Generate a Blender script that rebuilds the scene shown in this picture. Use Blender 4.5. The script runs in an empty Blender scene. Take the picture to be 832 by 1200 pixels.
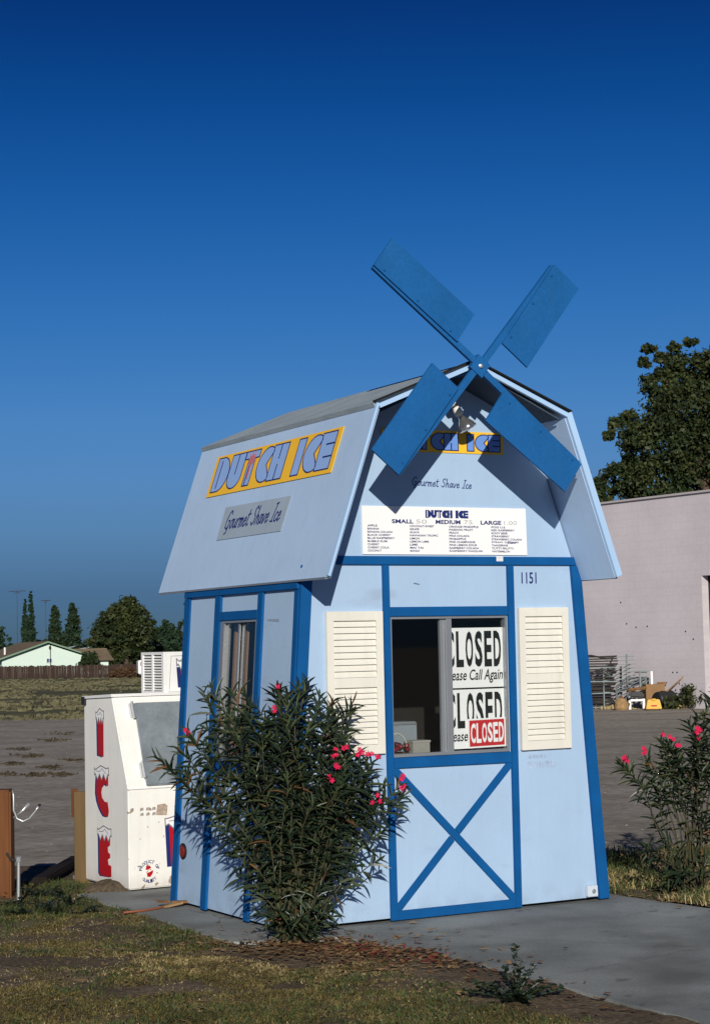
import bpy, math, random
import numpy as np
from mathutils import Vector, Matrix, noise as mnoise

C = bpy.context.scene.collection
R = math.radians
rng = random.Random(7)
nrg = np.random.default_rng(11)

# ------------------------------------------------------------------ camera
PITCH, ROLL, FPX = R(4.3143), R(-1.2765), 2133.5      # focal length in pixels of an 832 x 1200 picture
CAMZ = 1.6
cam_d = bpy.data.cameras.new("camera")
cam_d.sensor_fit = 'VERTICAL'
cam_d.sensor_height = 36.0
cam_d.lens = FPX / 1200 * 36.0
cam_d.clip_end = 6000
cam = bpy.data.objects.new("camera", cam_d)
C.objects.link(cam)
cam.matrix_world = Matrix.Translation((0, 0, CAMZ)) @ Matrix.Rotation(R(90) + PITCH, 4, 'X') @ Matrix.Rotation(ROLL, 4, 'Z')
bpy.context.scene.camera = cam
CAM_R = (Matrix.Rotation(R(90) + PITCH, 3, 'X') @ Matrix.Rotation(ROLL, 3, 'Z'))

def at(px, py, Y):
    d = CAM_R @ Vector(((px - 416) / FPX, -(py - 600) / FPX, -1.0))
    return Vector((0, 0, CAMZ)) + d * (Y / d.y)

def gnd(px, py, z=0.0):
    d = CAM_R @ Vector(((px - 416) / FPX, -(py - 600) / FPX, -1.0))
    return Vector((0, 0, CAMZ)) + d * ((z - CAMZ) / d.z)

# ------------------------------------------------------------------ light
SUN_EL = R(19.6)
world = bpy.data.worlds.new("World")
bpy.context.scene.world = world
world.use_nodes = True
wn, wl = world.node_tree.nodes, world.node_tree.links
wn.clear()
sky = wn.new('ShaderNodeTexSky')
sky.sky_type = 'NISHITA'
sky.sun_disc = False
sky.sun_elevation = SUN_EL
sky.sun_rotation = R(178.5)
sky.altitude = 100
sky.air_density = 1.0
sky.dust_density = 0.3
sky.ozone_density = 2.0
tc = wn.new('ShaderNodeTexCoord')
sep = wn.new('ShaderNodeSeparateXYZ')
ramp = wn.new('ShaderNodeValToRGB')
SKY_RAMP = [(0.0, (0.0761, 0.1581, 0.3808)), (0.0345, (0.0827, 0.1718, 0.4139)), (0.0509, (0.1112, 0.2153, 0.4672)), (0.0696, (0.1395, 0.2645, 0.5285)), (0.093, (0.1594, 0.3069, 0.5932)), (0.1255, (0.1526, 0.3321, 0.6278)), (0.1808, (0.0947, 0.3072, 0.6223)), (0.2436, (0.0406, 0.2454, 0.5693)), (0.2957, (0.0168, 0.1748, 0.4668)), (0.344, (0.0108, 0.1101, 0.3552)), (0.55, (0.0086, 0.0881, 0.2842))]
cr = ramp.color_ramp
while len(cr.elements) < len(SKY_RAMP): cr.elements.new(.5)
for e, (p, c) in zip(cr.elements, SKY_RAMP):
    e.position = p; e.color = (*c, 1)
mul = wn.new('ShaderNodeMixRGB'); mul.blend_type = 'MULTIPLY'; mul.inputs[0].default_value = 1
bg = wn.new('ShaderNodeBackground')
bg.inputs[1].default_value = 0.10
wo = wn.new('ShaderNodeOutputWorld')
wl.new(tc.outputs['Generated'], sep.inputs[0])
wl.new(sep.outputs['Z'], ramp.inputs[0])
wl.new(sky.outputs[0], mul.inputs[1]); wl.new(ramp.outputs[0], mul.inputs[2])
wl.new(mul.outputs[0], bg.inputs[0]); wl.new(bg.outputs[0], wo.inputs[0])

sun_d = bpy.data.lights.new("sun", 'SUN')
sun_d.energy = 4.5
sun_d.angle = R(0.5)
sun_d.color = (1.0, .94, .84)
sun = bpy.data.objects.new("sun", sun_d)
C.objects.link(sun)
sun.rotation_euler = (R(90) - SUN_EL, 0, R(1.5))     # low sun behind the camera, a touch to the right
sc = bpy.context.scene
sc.view_settings.view_transform = 'Standard'
sc.view_settings.look = 'None'
sc.view_settings.exposure = 0.0
sc.view_settings.gamma = 1.0
sc.render.engine = 'CYCLES'
sc.cycles.max_bounces = 6
sc.cycles.transparent_max_bounces = 12

# ------------------------------------------------------------------ materials
def mat(name, col, rough=.65, spec=.3, metal=0.0, var=.06, vscale=3.0, streak=0.0, dirt=(.2, .17, .13), bump=0.0, bscale=60.0, fine=0.0, fscale=90.0, stretch=None):
    m = bpy.data.materials.new(name); m.use_nodes = True
    n, l = m.node_tree.nodes, m.node_tree.links
    b = n['Principled BSDF']
    b.inputs['Roughness'].default_value = rough
    b.inputs['Specular IOR Level'].default_value = spec
    b.inputs['Metallic'].default_value = metal
    t = n.new('ShaderNodeTexCoord')
    src = t.outputs['Object']
    if stretch:
        mp = n.new('ShaderNodeMapping'); mp.inputs['Scale'].default_value = stretch
        l.new(src, mp.inputs[0]); src = mp.outputs[0]
    def nz(scale, detail=5, vec=None):
        x = n.new('ShaderNodeTexNoise'); x.inputs['Scale'].default_value = scale; x.inputs['Detail'].default_value = detail
        l.new(vec or src, x.inputs['Vector']); return x.outputs['Fac']
    def mr(fac, a, bb, lo, hi):
        x = n.new('ShaderNodeMapRange'); x.inputs[1].default_value = a; x.inputs[2].default_value = bb
        x.inputs[3].default_value = lo; x.inputs[4].default_value = hi; l.new(fac, x.inputs[0]); return x.outputs[0]
    def mixc(mode, fac, a, bb):
        x = n.new('ShaderNodeMixRGB'); x.blend_type = mode
        for s, v in ((x.inputs[0], fac), (x.inputs[1], a), (x.inputs[2], bb)):
            if hasattr(v, 'links'): l.new(v, s)
            elif isinstance(v, tuple): s.default_value = (*v, 1)
            else: s.default_value = v
        return x.outputs[0]
    c = mixc('MULTIPLY', 1.0, tuple(col), mr(nz(vscale), .3, .7, 1 - var, 1 + var))
    if fine: c = mixc('MULTIPLY', 1.0, c, mr(nz(fscale, 3), .3, .7, 1 - fine, 1 + fine))
    if streak:
        mp = n.new('ShaderNodeMapping'); mp.inputs['Scale'].default_value = (22, 22, 1.3)
        l.new(t.outputs['Object'], mp.inputs[0])
        c = mixc('MIX', mr(nz(1.0, 6, mp.outputs[0]), .5, .8, 0, streak), c, tuple(dirt))
        c = mixc('MIX', mr(nz(150, 2), .70, .74, 0, streak), c, tuple(dirt))
    l.new(c, b.inputs['Base Color'])
    if bump:
        bp = n.new('ShaderNodeBump'); bp.inputs['Strength'].default_value = bump; bp.inputs['Distance'].default_value = .01
        l.new(nz(bscale, 6), bp.inputs['Height']); l.new(bp.outputs[0], b.inputs['Normal'])
    m['nz'] = 1
    return m

def glass(name, tint, refl=.07):
    m = bpy.data.materials.new(name); m.use_nodes = True
    n, l = m.node_tree.nodes, m.node_tree.links
    n.remove(n['Principled BSDF'])
    tr = n.new('ShaderNodeBsdfTransparent'); tr.inputs[0].default_value = (*tint, 1)
    gl = n.new('ShaderNodeBsdfGlossy'); gl.inputs[1].default_value = .02
    lwt = n.new('ShaderNodeLayerWeight'); lwt.inputs[0].default_value = .5
    pw = n.new('ShaderNodeMath'); pw.operation = 'POWER'; pw.inputs[1].default_value = 4.5; l.new(lwt.outputs['Facing'], pw.inputs[0])
    fr = n.new('ShaderNodeMath'); fr.operation = 'MULTIPLY_ADD'; fr.inputs[1].default_value = .6; fr.inputs[2].default_value = .035; l.new(pw.outputs[0], fr.inputs[0])
    mx = n.new('ShaderNodeMixShader')
    l.new(fr.outputs[0], mx.inputs[0]); l.new(tr.outputs[0], mx.inputs[1]); l.new(gl.outputs[0], mx.inputs[2])
    l.new(mx.outputs[0], n['Material Output'].inputs[0])
    return m

PALE = mat('pale_blue_paint', (.352, .488, .662), .6, .25, var=.05, vscale=2, streak=.10, dirt=(.20, .31, .47), bump=.12, bscale=35)
def weather(m, z1=.16):
    """mud splash along the foot, thin scuffs and specks"""
    n, l = m.node_tree.nodes, m.node_tree.links
    b = n['Principled BSDF']; prev = b.inputs['Base Color'].links[0].from_socket; t = n.new('ShaderNodeTexCoord')
    def nz(sc_, det, st=None):
        x = n.new('ShaderNodeTexNoise'); x.inputs['Scale'].default_value = sc_; x.inputs['Detail'].default_value = det; v = t.outputs['Object']
        if st: mp = n.new('ShaderNodeMapping'); mp.inputs['Scale'].default_value = st; l.new(v, mp.inputs[0]); v = mp.outputs[0]
        l.new(v, x.inputs['Vector']); return x.outputs['Fac']
    def mr(f, a, bb, lo, hi):
        x = n.new('ShaderNodeMapRange'); x.inputs[1].default_value = a; x.inputs[2].default_value = bb; x.inputs[3].default_value = lo; x.inputs[4].default_value = hi; l.new(f, x.inputs[0]); return x.outputs[0]
    def mth(op, a, bb):
        x = n.new('ShaderNodeMath'); x.operation = op
        for k, v in enumerate((a, bb)):
            if hasattr(v, 'links'): l.new(v, x.inputs[k])
            else: x.inputs[k].default_value = v
        return x.outputs[0]
    s = n.new('ShaderNodeSeparateXYZ'); l.new(t.outputs['Object'], s.inputs[0])
    splash = mth('MULTIPLY', mr(s.outputs['Z'], 0, z1, .38, 0), mr(nz(9, 7), .42, .62, 0, 1))
    specks = mth('MULTIPLY', mr(nz(70, 2), .71, .73, 0, .55), mr(nz(3, 3), .45, .6, 0, 1))
    scuff = mth('MULTIPLY', mr(nz(2.2, 8, (1, 1, 3)), .62, .75, 0, .30), 1.0)
    fac = mth('MAXIMUM', splash, mth('MAXIMUM', specks, scuff))
    mx = n.new('ShaderNodeMixRGB'); l.new(fac, mx.inputs[0]); l.new(prev, mx.inputs[1]); mx.inputs[2].default_value = (.20, .235, .29, 1)
    l.new(mx.outputs[0], b.inputs['Base Color'])
weather(PALE)
ROOFP = mat('roof_panel_paint', (.395, .535, .735), .6, .3, var=.06, vscale=1.5, streak=.22, dirt=(.27, .37, .52), bump=.08, bscale=20)
TRIM = mat('blue_trim_paint', (.003, .080, .255), .65, .15, var=.10, vscale=6, bump=.15, bscale=60)
SAIL = mat('blue_sail_paint', (.009, .098, .290), .65, .15, var=.08, vscale=4, fine=.07, fscale=60, streak=.05, dirt=(.08, .19, .33))
SOFF = mat('shade_toned_soffit', (.045, .065, .095), .7, .2, var=.1)  # dark colour stands in for the sails' shadow under the roof peak
FASC = mat('pale_edge_metal', (.38, .56, .80), .4, .5, var=.04)
ROOFT = mat('grey_roof_felt', (.305, .365, .405), .85, .2, var=.12, vscale=4, fine=.2, fscale=150, bump=.3, bscale=200)
DARK = mat('dark_void', (.012, .012, .013), .8, .2)
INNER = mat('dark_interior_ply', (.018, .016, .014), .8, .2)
CREAM = mat('cream_shutter_paint', (.70, .68, .61), .6, .3, var=.05, vscale=4, streak=.2, dirt=(.45, .42, .35))
ALU = mat('aluminium_frame', (.36, .38, .40), .38, .5, .6, var=.06)
GLASS = glass('window_glass', (.965, .975, .972))
WHITE = mat('white_sign_board', (.82, .82, .82), .5, .3, var=.02)
NAVY = mat('navy_ink', (.012, .025, .14), .5, .3)
BLACK = mat('black_ink', (.010, .014, .014), .5, .3)
INKGREY = mat('grey_ink', (.42, .42, .42), .6, .2)
YELLOW = mat('yellow_sign_paint', (.88, .50, .03), .5, .35, var=.04)
LETBLUE = mat('letter_blue_paint', (.27, .42, .74), .5, .35, var=.04)
LETMID = mat('letter_mid_blue_paint', (.14, .28, .66), .5, .35, var=.04)
REDINK = mat('red_sign_paint', (.50, .025, .03), .45, .35, var=.05)
TULIP = mat('faded_red_paint', (.50, .16, .18), .6, .3)
GREYP = mat('grey_sign_patch', (.32, .39, .47), .6, .3, var=.05, streak=.15)
CAPINK = mat('dark_grey_ink', (.20, .20, .22), .6, .2)
CHROME = mat('silver_glass', (.70, .70, .67), .14, .6, .9, var=.03)
PORC = mat('white_porcelain', (.75, .73, .68), .3, .5)
CONC = mat('concrete_slab', (.215, .228, .222), .85, .25, var=.34, vscale=1.3, fine=.12, fscale=55, bump=.35, bscale=70)
def stain(m):
    n, l = m.node_tree.nodes, m.node_tree.links
    b = n['Principled BSDF']; prev = b.inputs['Base Color'].links[0].from_socket; t = n.new('ShaderNodeTexCoord')
    def nz(sc_, det):
        x = n.new('ShaderNodeTexNoise'); x.inputs['Scale'].default_value = sc_; x.inputs['Detail'].default_value = det; l.new(t.outputs['Object'], x.inputs['Vector']); return x.outputs['Fac']
    def layer(fac, a, bb, amt, col):
        nonlocal prev
        r_ = n.new('ShaderNodeMapRange'); r_.inputs[1].default_value = a; r_.inputs[2].default_value = bb; r_.inputs[4].default_value = amt; l.new(fac, r_.inputs[0])
        mx = n.new('ShaderNodeMixRGB'); l.new(r_.outputs[0], mx.inputs[0]); l.new(prev, mx.inputs[1]); mx.inputs[2].default_value = (*col, 1); prev = mx.outputs[0]
    layer(nz(1.6, 9), .50, .68, .75, (.105, .11, .105))
    layer(nz(5.5, 5), .63, .70, .55, (.075, .075, .07))
    layer(nz(34, 3), .66, .70, .5, (.09, .085, .075))
    layer(nz(2.7, 7), .60, .72, .35, (.33, .32, .29))
    v = n.new('ShaderNodeTexVoronoi'); v.feature = 'DISTANCE_TO_EDGE'; v.inputs['Scale'].default_value = .42; w = n.new('ShaderNodeMixRGB'); w.inputs[0].default_value = .10; x = n.new('ShaderNodeTexNoise'); x.inputs['Scale'].default_value = 4; x.inputs['Detail'].default_value = 6
    l.new(t.outputs['Object'], x.inputs['Vector']); l.new(t.outputs['Object'], w.inputs[1]); l.new(x.outputs['Color'], w.inputs[2]); l.new(w.outputs[0], v.inputs['Vector'])
    layer(v.outputs['Distance'], .0016, .0006, .4, (.05, .048, .044))
    l.new(prev, b.inputs['Base Color'])
stain(CONC)
FRZ = mat('chipped_white_paint', (.80, .79, .75), .5, .35, var=.05, vscale=4, streak=.16, dirt=(.42, .37, .32))
FRZ2 = mat('white_enamel', (.78, .78, .77), .45, .4, var=.03, streak=.14, dirt=(.45, .40, .35))
STEEL = mat('brushed_grey_steel', (.26, .30, .33), .45, .4, .35, var=.25, vscale=5, fine=.06, fscale=40)
REDP = mat('red_letter_paint', (.42, .006, .012), .45, .35)
WOOD = mat('orange_brown_post', (.115, .042, .012), .75, .25, var=.35, vscale=1.0, stretch=(18, 18, 1.6), bump=.4, bscale=3)
TANW = mat('tan_board', (.120, .076, .031), .75, .25, var=.18, vscale=1.0, stretch=(14, 14, 1.4))
GALV = mat('galvanised_steel', (.58, .60, .61), .32, .5, .7, var=.08)
ORANGE = mat('orange_cord_rubber', (.24, .075, .035), .6, .3)
OLEA = mat('oleander_leaf', (.021, .037, .020), .42, .45, var=.35, vscale=9)
OLEB = mat('oleander_leaf_pale', (.050, .068, .028), .45, .45, var=.3, vscale=9)
OLED = mat('oleander_leaf_dry', (.13, .065, .025), .7, .3, var=.3, vscale=9)
STEM = mat('oleander_stem', (.055, .050, .026), .75, .2, var=.2, vscale=12)
PINK = mat('pink_petal', (.58, .016, .085), .55, .3, var=.15, vscale=20)
SOIL = mat('lawn_soil', (.120, .092, .062), .95, .1, var=.30, vscale=2.2, fine=.4, fscale=42, bump=.9, bscale=45)
GRASSG = mat('green_grass_blade', (.050, .066, .020), .6, .25, var=.4, vscale=2.5)
GRASSD = mat('dull_grass_blade', (.130, .104, .034), .65, .25, var=.35, vscale=2.5)
STRAW = mat('straw_blade', (.38, .30, .145), .75, .2, var=.25, vscale=2.5)
LIT1 = mat('brown_dead_leaf', (.17, .085, .035), .8, .2, var=.4, vscale=14)
LIT2 = mat('tan_dead_leaf', (.30, .19, .09), .8, .2, var=.3, vscale=14)
LIT3 = mat('red_fallen_petal', (.28, .03, .03), .7, .2, var=.4, vscale=14)
TWALL = mat('mauve_block_wall', (.57, .525, .555), .9, .15, streak=.0, var=.09, vscale=.6, fine=.04, fscale=14)
BARK = mat('brown_bark', (.075, .055, .038), .9, .15, var=.3, vscale=4, bump=.6, bscale=12)
TREE1 = mat('dark_leaf', (.020, .032, .010), .6, .25, var=.5, vscale=.9)
TREE2 = mat('olive_leaf', (.040, .050, .014), .6, .25, var=.4, vscale=.9)
TREE3 = mat('blue_green_needle', (.020, .042, .022), .65, .2, var=.4, vscale=.5)
MINT = mat('mint_green_siding', (.58, .70, .62), .7, .25, var=.03)
MINTD = mat('green_fascia_paint', (.16, .27, .19), .7, .25)
BROOF = mat('brown_shingle', (.17, .13, .085), .9, .15, var=.15, vscale=.8)
REDF = mat('red_brown_plank', (.060, .038, .031), .85, .15, var=.4, vscale=.8)
REDF2 = mat('grey_brown_plank', (.095, .070, .056), .85, .15, var=.3, vscale=.8)
RUSTM = mat('dark_rusty_metal', (.035, .030, .026), .7, .3, .3, var=.3)
GREYM = mat('grey_green_pipe', (.14, .17, .17), .5, .4, .4, var=.15)
CARD = mat('cardboard', (.25, .15, .075), .85, .15, var=.1)
YPLAS = mat('yellow_plastic', (.66, .37, .035), .5, .4, var=.06)
BPLAS = mat('black_plastic', (.015, .016, .018), .5, .4)
TUFT = mat('field_grass', (.120, .112, .062), .8, .15, var=.3, vscale=.3)

def ground_material():
    m = bpy.data.materials.new('bare_dirt_and_field'); m.use_nodes = True
    n, l = m.node_tree.nodes, m.node_tree.links
    b = n['Principled BSDF']; b.inputs['Roughness'].default_value = .95; b.inputs['Specular IOR Level'].default_value = .1
    t = n.new('ShaderNodeTexCoord'); o = t.outputs['Object']
    def nz(scale, det=6, st=None):
        v = o
        if st:
            mp = n.new('ShaderNodeMapping'); mp.inputs['Scale'].default_value = st; l.new(o, mp.inputs[0]); v = mp.outputs[0]
        x = n.new('ShaderNodeTexNoise'); x.inputs['Scale'].default_value = scale; x.inputs['Detail'].default_value = det
        l.new(v, x.inputs['Vector']); return x.outputs['Fac']
    def rmp(fac, stops):
        x = n.new('ShaderNodeValToRGB'); e = x.color_ramp
        while len(e.elements) < len(stops): e.elements.new(.5)
        for k, (p, c) in zip(e.elements, stops): k.position = p; k.color = (*c, 1)
        l.new(fac, x.inputs[0]); return x.outputs[0]
    dirt = rmp(nz(.8, 9, (.8, 1.2, 1)), [(.3, (.225, .200, .165)), (.5, (.288, .260, .220)), (.72, (.340, .312, .268))])
    field = rmp(nz(.22, 8, (.5, 1.2, 1)), [(.3, (.065, .072, .035)), (.5, (.105, .102, .052)), (.7, (.170, .135, .080))])
    s = n.new('ShaderNodeSeparateXYZ'); l.new(o, s.inputs[0])
    a = n.new('ShaderNodeMath'); a.operation = 'MULTIPLY_ADD'; a.inputs[1].default_value = 16; l.new(nz(.16, 6), a.inputs[0]); l.new(s.outputs['Y'], a.inputs[2])
    # grassy only left of the building yard
    e = n.new('ShaderNodeMapRange'); e.inputs[1].default_value = 55; e.inputs[2].default_value = 59; l.new(a.outputs[0], e.inputs[0])
    g = n.new('ShaderNodeMapRange'); g.inputs[1].default_value = 4; g.inputs[2].default_value = 1; l.new(s.outputs['X'], g.inputs[0])
    ml = n.new('ShaderNodeMath'); ml.operation = 'MULTIPLY'; l.new(e.outputs[0], ml.inputs[0]); l.new(g.outputs[0], ml.inputs[1])
    mx = n.new('ShaderNodeMixRGB'); l.new(ml.outputs[0], mx.inputs[0]); l.new(dirt, mx.inputs[1]); l.new(field, mx.inputs[2])
    f = n.new('ShaderNodeMixRGB'); f.blend_type = 'MULTIPLY'; f.inputs[0].default_value = 1; l.new(mx.outputs[0], f.inputs[1])
    l.new(rmp(nz(9, 9), [(.3, (.70, .70, .70)), (.7, (1.22, 1.22, 1.22))]), f.inputs[2])
    l.new(f.outputs[0], b.inputs['Base Color'])
    bp = n.new('ShaderNodeBump'); bp.inputs['Strength'].default_value = .25; bp.inputs['Distance'].default_value = .04
    l.new(nz(5, 8), bp.inputs['Height']); l.new(bp.outputs[0], b.inputs['Normal'])
    return m

def chip_material(m, lowz=.70):
    """paint chips and bare grey patches on the lower front of the freezer"""
    n, l = m.node_tree.nodes, m.node_tree.links
    b = n['Principled BSDF']; prev = b.inputs['Base Color'].links[0].from_socket
    t = n.new('ShaderNodeTexCoord')
    def nz(sc_, det):
        x = n.new('ShaderNodeTexNoise'); x.inputs['Scale'].default_value = sc_; x.inputs['Detail'].default_value = det; l.new(t.outputs['Object'], x.inputs['Vector']); return x.outputs['Fac']
    s = n.new('ShaderNodeSeparateXYZ'); l.new(t.outputs['Object'], s.inputs[0])
    def mr(f, a, bb, lo, hi):
        x = n.new('ShaderNodeMapRange'); x.inputs[1].default_value = a; x.inputs[2].default_value = bb; x.inputs[3].default_value = lo; x.inputs[4].default_value = hi
        l.new(f, x.inputs[0]); return x.outputs[0]
    def mth(op, a, bb):
        x = n.new('ShaderNodeMath'); x.operation = op
        for k, v in enumerate((a, bb)):
            if hasattr(v, 'links'): l.new(v, x.inputs[k])
            else: x.inputs[k].default_value = v
        return x.outputs[0]
    low = mr(s.outputs['Z'], lowz - .02, lowz, 1, 0)
    chips = mth('MAXIMUM', mr(nz(16, 4), .64, .66, 0, 1), mr(nz(5, 6), .66, .675, 0, .9))
    fac = mth('MULTIPLY', chips, mth('MULTIPLY', low, mr(s.outputs['Y'], .012, .03, 1, 0)))
    mx = n.new('ShaderNodeMixRGB'); l.new(fac, mx.inputs[0]); l.new(prev, mx.inputs[1]); mx.inputs[2].default_value = (.30, .24, .19, 1)
    dirt = mth('MULTIPLY', mr(s.outputs['Z'], 0, .12, .6, 0), nz(12, 4))
    m2 = n.new('ShaderNodeMixRGB'); l.new(dirt, m2.inputs[0]); l.new(mx.outputs[0], m2.inputs[1]); m2.inputs[2].default_value = (.25, .19, .13, 1)
    l.new(m2.outputs[0], b.inputs['Base Color'])
chip_material(FRZ)

def block_material(m):
    """painted concrete blocks: shallow joints as relief"""
    n, l = m.node_tree.nodes, m.node_tree.links
    b = n['Principled BSDF']; t = n.new('ShaderNodeTexCoord')
    mp = n.new('ShaderNodeMapping'); mp.inputs['Rotation'].default_value = (R(90), 0, 0)
    br = n.new('ShaderNodeTexBrick'); br.inputs['Scale'].default_value = 1
    br.inputs['Brick Width'].default_value = .4; br.inputs['Row Height'].default_value = .2; br.inputs['Mortar Size'].default_value = .012
    br.inputs['Color1'].default_value = (1, 1, 1, 1); br.inputs['Color2'].default_value = (.975, .975, .975, 1); br.inputs['Mortar'].default_value = (.93, .93, .93, 1)
    cx = n.new('ShaderNodeSeparateXYZ'); cc = n.new('ShaderNodeCombineXYZ')
    l.new(t.outputs['Object'], cx.inputs[0]); l.new(cx.outputs['X'], cc.inputs[0]); l.new(cx.outputs['Z'], cc.inputs[1])
    l.new(cc.outputs[0], br.inputs[0])
    prev = b.inputs['Base Color'].links[0].from_socket
    mx = n.new('ShaderNodeMixRGB'); mx.blend_type = 'MULTIPLY'; mx.inputs[0].default_value = .8
    l.new(prev, mx.inputs[1]); l.new(br.outputs[0], mx.inputs[2]); l.new(mx.outputs[0], b.inputs['Base Color'])
    bp = n.new('ShaderNodeBump'); bp.inputs['Strength'].default_value = .12; bp.inputs['Distance'].default_value = .01
    l.new(br.outputs['Fac'], bp.inputs['Height']); bp.invert = True; l.new(bp.outputs[0], b.inputs['Normal'])
block_material(TWALL)

# ------------------------------------------------------------------ mesh helpers
class MB:
    def __init__(s): s.v = []; s.f = []
    def prism(s, A, B):
        """closed solid between two matching outlines"""
        k = len(A); o = len(s.v)
        s.v += [tuple(p) for p in A] + [tuple(p) for p in B]
        s.f.append(tuple(o + i for i in range(k)))
        s.f.append(tuple(o + k + i for i in reversed(range(k))))
        for i in range(k):
            j = (i + 1) % k
            s.f.append((o + i, o + k + i, o + k + j, o + j))
        return s
    def box(s, c, d, rot=None):
        hx, hy, hz = d[0] / 2, d[1] / 2, d[2] / 2
        P = [Vector(q) for q in ((-hx, -hy, -hz), (hx, -hy, -hz), (hx, hy, -hz), (-hx, hy, -hz), (-hx, -hy, hz), (hx, -hy, hz), (hx, hy, hz), (-hx, hy, hz))]
        if rot is not None: P = [rot @ q for q in P]
        c = Vector(c)
        return s.prism([c + q for q in P[:4]], [c + q for q in P[4:]])
    def bar(s, a, b, w, h=None, up=(0, 0, 1)):
        a, b = Vector(a), Vector(b); d = b - a; L = d.length; d.normalize()
        x = Vector(up).cross(d)
        if x.length < 1e-4: x = Vector((1, 0, 0)).cross(d)
        x.normalize(); y = d.cross(x); h = h or w
        q = [x * sx * w / 2 + y * sy * h / 2 for sx, sy in ((-1, -1), (1, -1), (1, 1), (-1, 1))]
        return s.prism([a + k for k in q], [b + k for k in q])
    def tube(s, pts, rad, n=6, cap=True):
        pts = [Vector(p) for p in pts]
        if not hasattr(rad, '__len__'): rad = [rad] * len(pts)
        o = len(s.v); ref = Vector((.3, .2, .93))
        for i, p in enumerate(pts):
            d = (pts[min(i + 1, len(pts) - 1)] - pts[max(i - 1, 0)]).normalized()
            x = ref.cross(d)
            if x.length < .05: x = Vector((1, 0, 0)).cross(d)
            x.normalize(); y = d.cross(x)
            for k in range(n):
                a = 2 * math.pi * k / n
                s.v.append(tuple(p + (x * math.cos(a) + y * math.sin(a)) * rad[i]))
        for i in range(len(pts) - 1):
            for k in range(n):
                j = (k + 1) % n
                s.f.append((o + i * n + k, o + i * n + j, o + (i + 1) * n + j, o + (i + 1) * n + k))
        if cap:
            s.f.append(tuple(o + k for k in reversed(range(n))))
            s.f.append(tuple(o + (len(pts) - 1) * n + k for k in range(n)))
        return s
    def lathe(s, base, axis, prof, n=16):
        """prof: (distance along the axis, radius)"""
        base, axis = Vector(base), Vector(axis).normalized()
        return s.tube_axis(base, axis, prof, n)
    def tube_axis(s, base, axis, prof, n):
        x = Vector((.21, .93, .3)).cross(axis).normalized(); y = axis.cross(x); o = len(s.v)
        for (t, r) in prof:
            for k in range(n):
                a = 2 * math.pi * k / n
                s.v.append(tuple(base + axis * t + (x * math.cos(a) + y * math.sin(a)) * max(r, 1e-4)))
        for i in range(len(prof) - 1):
            for k in range(n):
                j = (k + 1) % n
                s.f.append((o + i * n + k, o + i * n + j, o + (i + 1) * n + j, o + (i + 1) * n + k))
        s.f.append(tuple(o + k for k in reversed(range(n))))
        s.f.append(tuple(o + (len(prof) - 1) * n + k for k in range(n)))
        return s
    def build(s, name, m, parent=None, smooth=False, bevel=0):
        me = bpy.data.meshes.new(name)
        me.from_pydata(s.v, [], s.f)
        me.materials.append(m)
        if smooth: me.polygons.foreach_set('use_smooth', [True] * len(me.polygons))
        o = bpy.data.objects.new(name, me)
        C.objects.link(o)
        if parent is not None: o.parent = parent
        # make face normals consistent
        import bmesh
        bm = bmesh.new(); bm.from_mesh(me); bmesh.ops.recalc_face_normals(bm, faces=bm.faces)
        if bevel: bmesh.ops.bevel(bm, geom=[e for e in bm.edges if len(e.link_faces) == 2 and e.calc_face_angle(0) > .6], offset=bevel, segments=2, affect='EDGES', clamp_overlap=True)
        bm.to_mesh(me); bm.free()
        return o

def empty(name, label, cat, loc=(0, 0, 0), rz=0.0, group=None):
    o = bpy.data.objects.new(name, None); C.objects.link(o)
    o.empty_display_size = .2
    o.location = loc; o.rotation_euler = (0, 0, rz)
    return tag(o, label, cat, group)

def tag(o, label, cat, group=None):
    o['label'] = label; o['category'] = cat
    if group: o['group'] = group
    return o

def kind(o, k): o['kind'] = k; return o

def raw(name, V, F, m, parent=None):
    """mesh from numpy arrays; F is (n,k)"""
    me = bpy.data.meshes.new(name)
    V = np.asarray(V, np.float32); F = np.asarray(F, np.int32)
    me.vertices.add(len(V)); me.vertices.foreach_set('co', V.ravel())
    k = F.shape[1]
    me.loops.add(F.size); me.loops.foreach_set('vertex_index', F.ravel())
    me.polygons.add(len(F)); me.polygons.foreach_set('loop_start', np.arange(0, F.size, k, dtype=np.int32))
    me.update(calc_edges=True)
    me.materials.append(m)
    o = bpy.data.objects.new(name, me); C.objects.link(o)
    if parent is not None: o.parent = parent
    return o

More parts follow.
